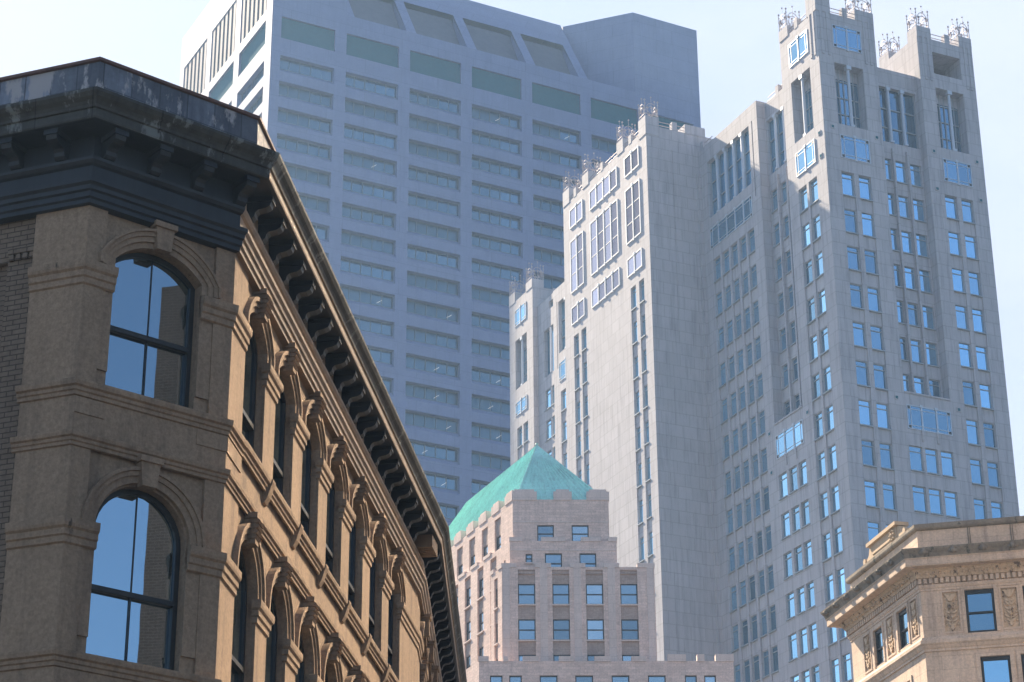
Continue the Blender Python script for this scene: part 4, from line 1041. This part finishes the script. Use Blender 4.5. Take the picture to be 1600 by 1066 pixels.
BED = [(.0, 28.32), (.03, 28.33), (.03, 28.56), (.15, 28.565), (.17, 28.60), (.21, 28.68), (.28, 28.78), (.33, 28.82), (.36, 28.84), (.36, 28.885), (.0, 28.89)]
rsw('corona', [(.0, 28.88), (.70, 28.885), (.72, 28.90), (.72, 29.16), (.74, 29.17), (.76, 29.21)], 'limestone')
rsw('cyma', [(.74, 29.20), (.76, 29.215), (.77, 29.27), (.80, 29.36), (.86, 29.44), (.90, 29.50), (.91, 29.56), (.87, 29.575), (.1, 29.64)], 'sootstone')
PT = 30.80
rsw('parapet', [(-.10, 29.60), (-.06, 29.62), (-.06, 29.74), (-.10, 29.78), (-.10, 30.58)], 'limestone')
rsw('parapet_coping', [(-.10, 30.56), (-.02, 30.58), (.02, 30.62), (.04, 30.68), (.04, 30.80), (-.45, 30.84), (-.45, 30.2)], 'sootstone')
for u in (2.0, 3.62, 5.3): 
    g = MB(); g.box(R1, u - .02, u + .02, 29.8, 30.55, -.11, -.075); g.box(R1, u + .06, u + .09, 29.8, 30.55, -.11, -.08); g.build('parapet_joint', M['sootstone'], rb_)
dn = MB()
def along(fr, u0, u1, step, fn):
    k = int(abs(u1 - u0) / step); 
    for i in range(k + 1): fn(fr, u0 + (u1 - u0) * i / max(1, k))
along(R1, .02, 6.1, .205, lambda f, u: dn.box(f, u - .065, u + .065, 28.345, 28.545, .028, .145))
along(RL, .1, 7.05, .205, lambda f, u: dn.box(f, u - .065, u + .065, 28.345, 28.545, .028, .145))
dn.build('dentil_row', M['limestone'], rb_)
eg = MB(); eg.sweep(pathR, BED)
def egg(f, u):
    c = Vector(f.P(u, 28.70, .245)); eg.ball(c, .062, 6)
along(R1, .1, 6.1, .23, egg); along(RL, .15, 7.1, .23, egg); eg.build('bed_moulding', M['carved'], rb_)
def lion(fr, u, n=.86, z=29.40):
    mb = MB(); c = fr.P(u, z, n); mb.ball(c, .125, 8); mb.ball(fr.P(u, z - .05, n + .11), .075, 7); mb.ball(fr.P(u, z - .10, n + .09), .05, 6)
    for sd in (-1, 1): mb.ball(fr.P(u + sd * .10, z + .10, n), .05, 6); mb.ball(fr.P(u + sd * .12, z - .03, n - .02), .07, 6)
    for k in range(7):
        t = PI * k / 6; mb.ball(fr.P(u + .15 * math.cos(t), z + .02 + .14 * math.sin(t), n - .05), .055, 5)
    mb.build('lion_head', M['sootstone'], rb_)
for k in range(6): lion(R1, .28 + 1.12 * k)
for k in range(7): lion(RL, .65 + 1.13 * k)
# carved crest on the parapet of the left front
pc = MB(); pc.box(RL, 1.9, 4.5, 30.8, 31.42, -.5, -.06); pc.box(RL, 1.72, 4.68, 31.40, 31.55, -.55, .06); pc.box(RL, 2.5, 4.3, 30.98, 31.04, -.07, -.03)
for u0, sg in ((4.5, 1), (1.9, -1)):
    pts = [(u0, 30.82), (u0 + sg * .85, 30.82), (u0 + sg * .8, 30.95), (u0 + sg * .55, 30.98), (u0 + sg * .3, 31.12), (u0 + sg * .2, 31.35), (u0, 31.38)]
    pc.ext(RL, pts, -.45, -.1); pc.tube(RL.P(u0 + sg * .72, 30.97, -.45), RL.P(u0 + sg * .72, 30.97, -.06), .13, .13, 10)
for k in range(8):
    t = 2 * PI * k / 8; pc.ball(RL.P(2.25 + .2 * math.cos(t), 31.12 + .2 * math.sin(t), -.04), .075, 6)
pc.ball(RL.P(2.25, 31.12, -.04), .11, 8)
pc.build('parapet_crest', M['ochre'], rb_)
fl = MB(); fl.face([(p.x, p.y, 29.7) for p in (rq0, rq1, rq2, R1.xy(6.2, -9), RL.xy(7.0, -24))]); fl.build('roof', M['zinc'], rb_)

# ================================================================== 6. across the street (outside the picture, seen in the glass)
def simple_block(name, label, corner, yaw, side, length, depth, ztop, mat, gl, cols, storey_h, base=5.0, wfrac=.5, cornice=True):
    f = Fr(corner, yaw, side)
    t = thing(name, (corner[0], corner[1], 0), label, 'building')
    w_ = length / cols; rows = int((ztop - base - 1.2) / storey_h)
    hs = [(w_ * (i + .5 - wfrac / 2), w_ * (i + .5 + wfrac / 2), base + storey_h * j + .9, base + storey_h * j + storey_h - .5) for i in range(cols) for j in range(rows)]
    q = MB(); q.wall(f, 0, length, 0, ztop, hs, 0, .25)
    c = [f.xy(0), f.xy(length), f.xy(length, -depth), f.xy(0, -depth)]
    for a, b in ((1, 2), (2, 3), (3, 0)): q.face([(c[a].x, c[a].y, 0), (c[b].x, c[b].y, 0), (c[b].x, c[b].y, ztop), (c[a].x, c[a].y, ztop)])
    q.build('wall', mat, t)
    r = MB(); r.face([(p.x, p.y, ztop - .3) for p in c]); r.build('roof', M['zinc'], t)
    if cornice:
        s_ = MB(); s_.sweep([f.xy(0, -depth), f.xy(0), f.xy(length), f.xy(length, -depth)] , [(.0, ztop - .9), (.12, ztop - .85), (.15, ztop - .6), (.5, ztop - .5), (.55, ztop - .2), (.6, ztop), (.0, ztop + .05)], 0, True, side); s_.build('cornice', mat, t)
    for k, (a, b, z0, z1) in enumerate(hs):
        if k >= 100: break
        p = MB(); p.rect(f, a, b, z0, z1, -.2); p.box(f, a + .002, b - .002, (z0 + z1) / 2 - .04, (z0 + z1) / 2 + .04, -.2, -.14); p.build('window', gl, t)
    return t
M['darkbrick'] = stone('dark red brown brick', (.045, .034, .032), .12, .2, (.22, .075, .01, 1.5, .8), .2, .9, .3, .2, None, 9)
simple_block('brick_warehouse', 'dark brick warehouse opposite the arched corner building, reflected in its corner windows', (15.5, 21.7), 2.0, -1, 20.5, 14, 25.7, M['darkbrick'], M['glassL'], 9, 3.9, cornice=False)
gm, nt_, out_ = newmat('bronze mirror curtain wall')
b_ = N(nt_, 'ShaderNodeBsdfPrincipled'); b_.inputs['Base Color'].default_value = (.80, .76, .70, 1); b_.inputs['Metallic'].default_value = 1; b_.inputs['Roughness'].default_value = .165
nt_.links.new(b_.outputs[0], out_.inputs['Surface'])
gb = thing('bronze_glass_block', (17.6, 49, 0), 'bronze mirror glass office block opposite the street front of the arched corner building', 'building')
FO = Fr((17.35, 45.5), 5.0, -1)
q = MB(); q.rect(FO, 0, 25.5, 4, 52); q.build('curtain_wall', gm, gb)
q = MB(); q.box(FO, 0, 25.5, 0, 3.98, -18, .1); c = [FO.xy(0), FO.xy(25.5), FO.xy(25.5, -18), FO.xy(0, -18)]
for a, b in ((1, 2), (2, 3), (3, 0)): q.face([(c[a].x, c[a].y, 3.9), (c[b].x, c[b].y, 3.9), (c[b].x, c[b].y, 52), (c[a].x, c[a].y, 52)])
q.face([(p.x, p.y, 52) for p in c]); q.build('wall', M['granite'], gb)
q = MB()
for k in range(13): q.box(FO, .2 + k * 2.09 - .03, .2 + k * 2.09 + .03, 4, 52, .003, .06)
for k in range(13): q.box(FO, 0, 25.5, 4 + k * 4 - .03, 4 + k * 4 + .03, .004, .05)
q.build('mullion_grid', M['bronze'], gb)

# ================================================================== 7. ground, road, pavements
M['asphalt'] = stone('asphalt', (.05, .05, .052), .15, .25, None, .1, .9, .4, .3, None, 30)
M['concrete'] = stone('concrete paving', (.30, .29, .27), .1, .12, (1.5, 1.5, .02, .6, .95), .1, .9, .3, .3, None, 20)
M['marking'] = plain('white road paint', (.75, .75, .72), .7, 0, .3, .12)
q = MB(); q.face([(-700, -700, 0), (700, -700, 0), (700, 700, 0), (-700, 700, 0)]); o = q.build('ground', M['asphalt']); o['kind'] = 'structure'
q = MB(); q.face([(-3.2, -60, .004), (11.5, -60, .004), (14.2, 140, .004), (-.4, 140, .004)]); o = q.build('road', M['asphalt']); o['kind'] = 'structure'
def slab(name, pts):
    q = MB(); n = len(pts); q.face([(x, y, .13) for x, y in pts])
    for i in range(n): a, b = pts[i], pts[(i + 1) % n]; q.face([(a[0], a[1], .0), (b[0], b[1], .0), (b[0], b[1], .13), (a[0], a[1], .13)])
    o = q.build(name, M['concrete']); o['kind'] = 'structure'
e0, e1 = LS.xy(-.3, 3.2), LS2.xy(21, 2.6)
slab('pavement', [tuple(LB.xy(-14, 3)), tuple(LC.xy(-WL - .8, 3.0)), tuple(LC.xy(.9, 3.0)), tuple(e0 + LS.d * 2), tuple(e1), tuple(LS2.xy(21, .01)), tuple(LS.xy(UB, .01)), tuple(LS.xy(0, .01)), tuple(LC.xy(-WL, .01)), tuple(LB.xy(-14, .01))])
slab('pavement', [(12.2, 20), (15.4, 20), (17.3, 71), (13.9, 71)])
q = MB()
for k in range(14): y = -20 + k * 9; x = 4.2 + .0135 * y; q.face([(x - .06, y, .008), (x + .06, y, .008), (x + .10, y + 3, .008), (x - .02, y + 3, .008)])
o = q.build('road_marking', M['marking']); o['kind'] = 'structure'

# ================================================================== 8. city haze
hz = MB(); C8 = [(x, y, z) for z in (-1, 216) for x, y in ((-720, -720), (720, -720), (720, 720), (-720, 720))]
for f in ((0, 1, 2, 3), (4, 5, 6, 7), (0, 1, 5, 4), (1, 2, 6, 5), (2, 3, 7, 6), (3, 0, 4, 7)): hz.face([C8[i] for i in f])
hm, nt_, out_ = newmat('city haze'); v_ = N(nt_, 'ShaderNodeVolumePrincipled')
v_.inputs['Color'].default_value = (.45, .68, 1.0, 1); v_.inputs['Density'].default_value = .00037; v_.inputs['Anisotropy'].default_value = .2
nt_.links.new(v_.outputs[0], out_.inputs['Volume'])
o = hz.build('haze', hm); o['kind'] = 'stuff'

# ================================================================== camera, light, sky
cd = bpy.data.cameras.new('Camera'); cam = bpy.data.objects.new('Camera', cd); COL.objects.link(cam); sc.camera = cam
cd.sensor_width = 36.0; cd.lens = 3539.0 / 1600 * 36; cd.clip_end = 5000; cd.clip_start = .1
from mathutils import Matrix
pp, rr = rad(23.975), rad(-.404)
Rc = Matrix(((math.cos(rr), -math.sin(rr), 0), (math.sin(rr), math.cos(rr), 0), (0, 0, 1))) @ Matrix(((1, 0, 0), (0, math.sin(pp), -math.cos(pp)), (0, math.cos(pp), math.sin(pp))))
X, Y, Z = Rc[0], Rc[1], Rc[2]
cam.matrix_world = Matrix(((X[0], -Y[0], -Z[0], 0), (X[1], -Y[1], -Z[1], 0), (X[2], -Y[2], -Z[2], 1.6), (0, 0, 0, 1)))

SUN_AZ, SUN_EL = -34.5, 40.0
sl = bpy.data.lights.new('Sun', 'SUN'); so = bpy.data.objects.new('sun', sl); COL.objects.link(so)
sl.energy = 5.0; sl.angle = rad(.53); sl.color = (1.0, .83, .62)
sd = Vector((math.sin(rad(SUN_AZ)) * math.cos(rad(SUN_EL)), math.cos(rad(SUN_AZ)) * math.cos(rad(SUN_EL)), math.sin(rad(SUN_EL))))
so.rotation_euler = sd.to_track_quat('Z', 'Y').to_euler(); so.location = (0, 0, 300)
w = bpy.data.worlds.new('World'); sc.world = w; w.use_nodes = True
nt = w.node_tree; bg = nt.nodes['Background']
sky = nt.nodes.new('ShaderNodeTexSky'); sky.sky_type = 'NISHITA'; sky.sun_disc = False
sky.sun_elevation = rad(SUN_EL); sky.sun_rotation = rad(SUN_AZ); sky.altitude = 20; sky.air_density = 1.0; sky.dust_density = .7; sky.ozone_density = 3.0
tcw = nt.nodes.new('ShaderNodeTexCoord'); mpw = nt.nodes.new('ShaderNodeMapping'); mpw.inputs['Scale'].default_value = (1, 1, 2.2)
nt.links.new(tcw.outputs['Generated'], mpw.inputs['Vector'])
nz = nt.nodes.new('ShaderNodeTexNoise'); nz.inputs['Scale'].default_value = 2.6; nz.inputs['Detail'].default_value = 8; nz.inputs['Roughness'].default_value = .6
nt.links.new(mpw.outputs[0], nz.inputs['Vector'])
rw = ramp(nt, [(.36, (.5,) * 3), (.66, (.92,) * 3)], nz.outputs['Fac'])
dt = N(nt, 'ShaderNodeVectorMath', operation='DOT_PRODUCT'); nt.links.new(tcw.outputs['Generated'], dt.inputs[0]); dt.inputs[1].default_value = (math.sin(rad(-15)), math.cos(rad(-15)), 0)
mrw = N(nt, 'ShaderNodeMapRange'); mrw.interpolation_type = 'SMOOTHSTEP'; nt.links.new(dt.outputs['Value'], mrw.inputs['Value']); mrw.inputs['From Min'].default_value = -.05; mrw.inputs['From Max'].default_value = .55
mlt = N(nt, 'ShaderNodeMath', operation='MULTIPLY'); nt.links.new(mrw.outputs[0], mlt.inputs[0]); nt.links.new(rw.outputs[0], mlt.inputs[1])
mw = mixc(nt, 'MIX', mlt.outputs[0], sky.outputs[0], (4.75, 4.95, 5.7))
nt.links.new(mw, bg.inputs['Color']); bg.inputs['Strength'].default_value = .06
sc.view_settings.view_transform = 'Standard'; sc.view_settings.look = 'None'; sc.view_settings.gamma = 1.0
sc.view_settings.exposure = 1.70
sc.render.engine = 'CYCLES'; sc.cycles.use_denoising = True; sc.cycles.max_bounces = 8; sc.cycles.sample_clamp_indirect = 0; sc.cycles.blur_glossy = 0.0
sc.cycles.use_guiding = True; sc.cycles.use_surface_guiding = True; sc.cycles.use_volume_guiding = False; sc.cycles.guiding_training_samples = 64
for o in PROTO: bpy.data.objects.remove(o)
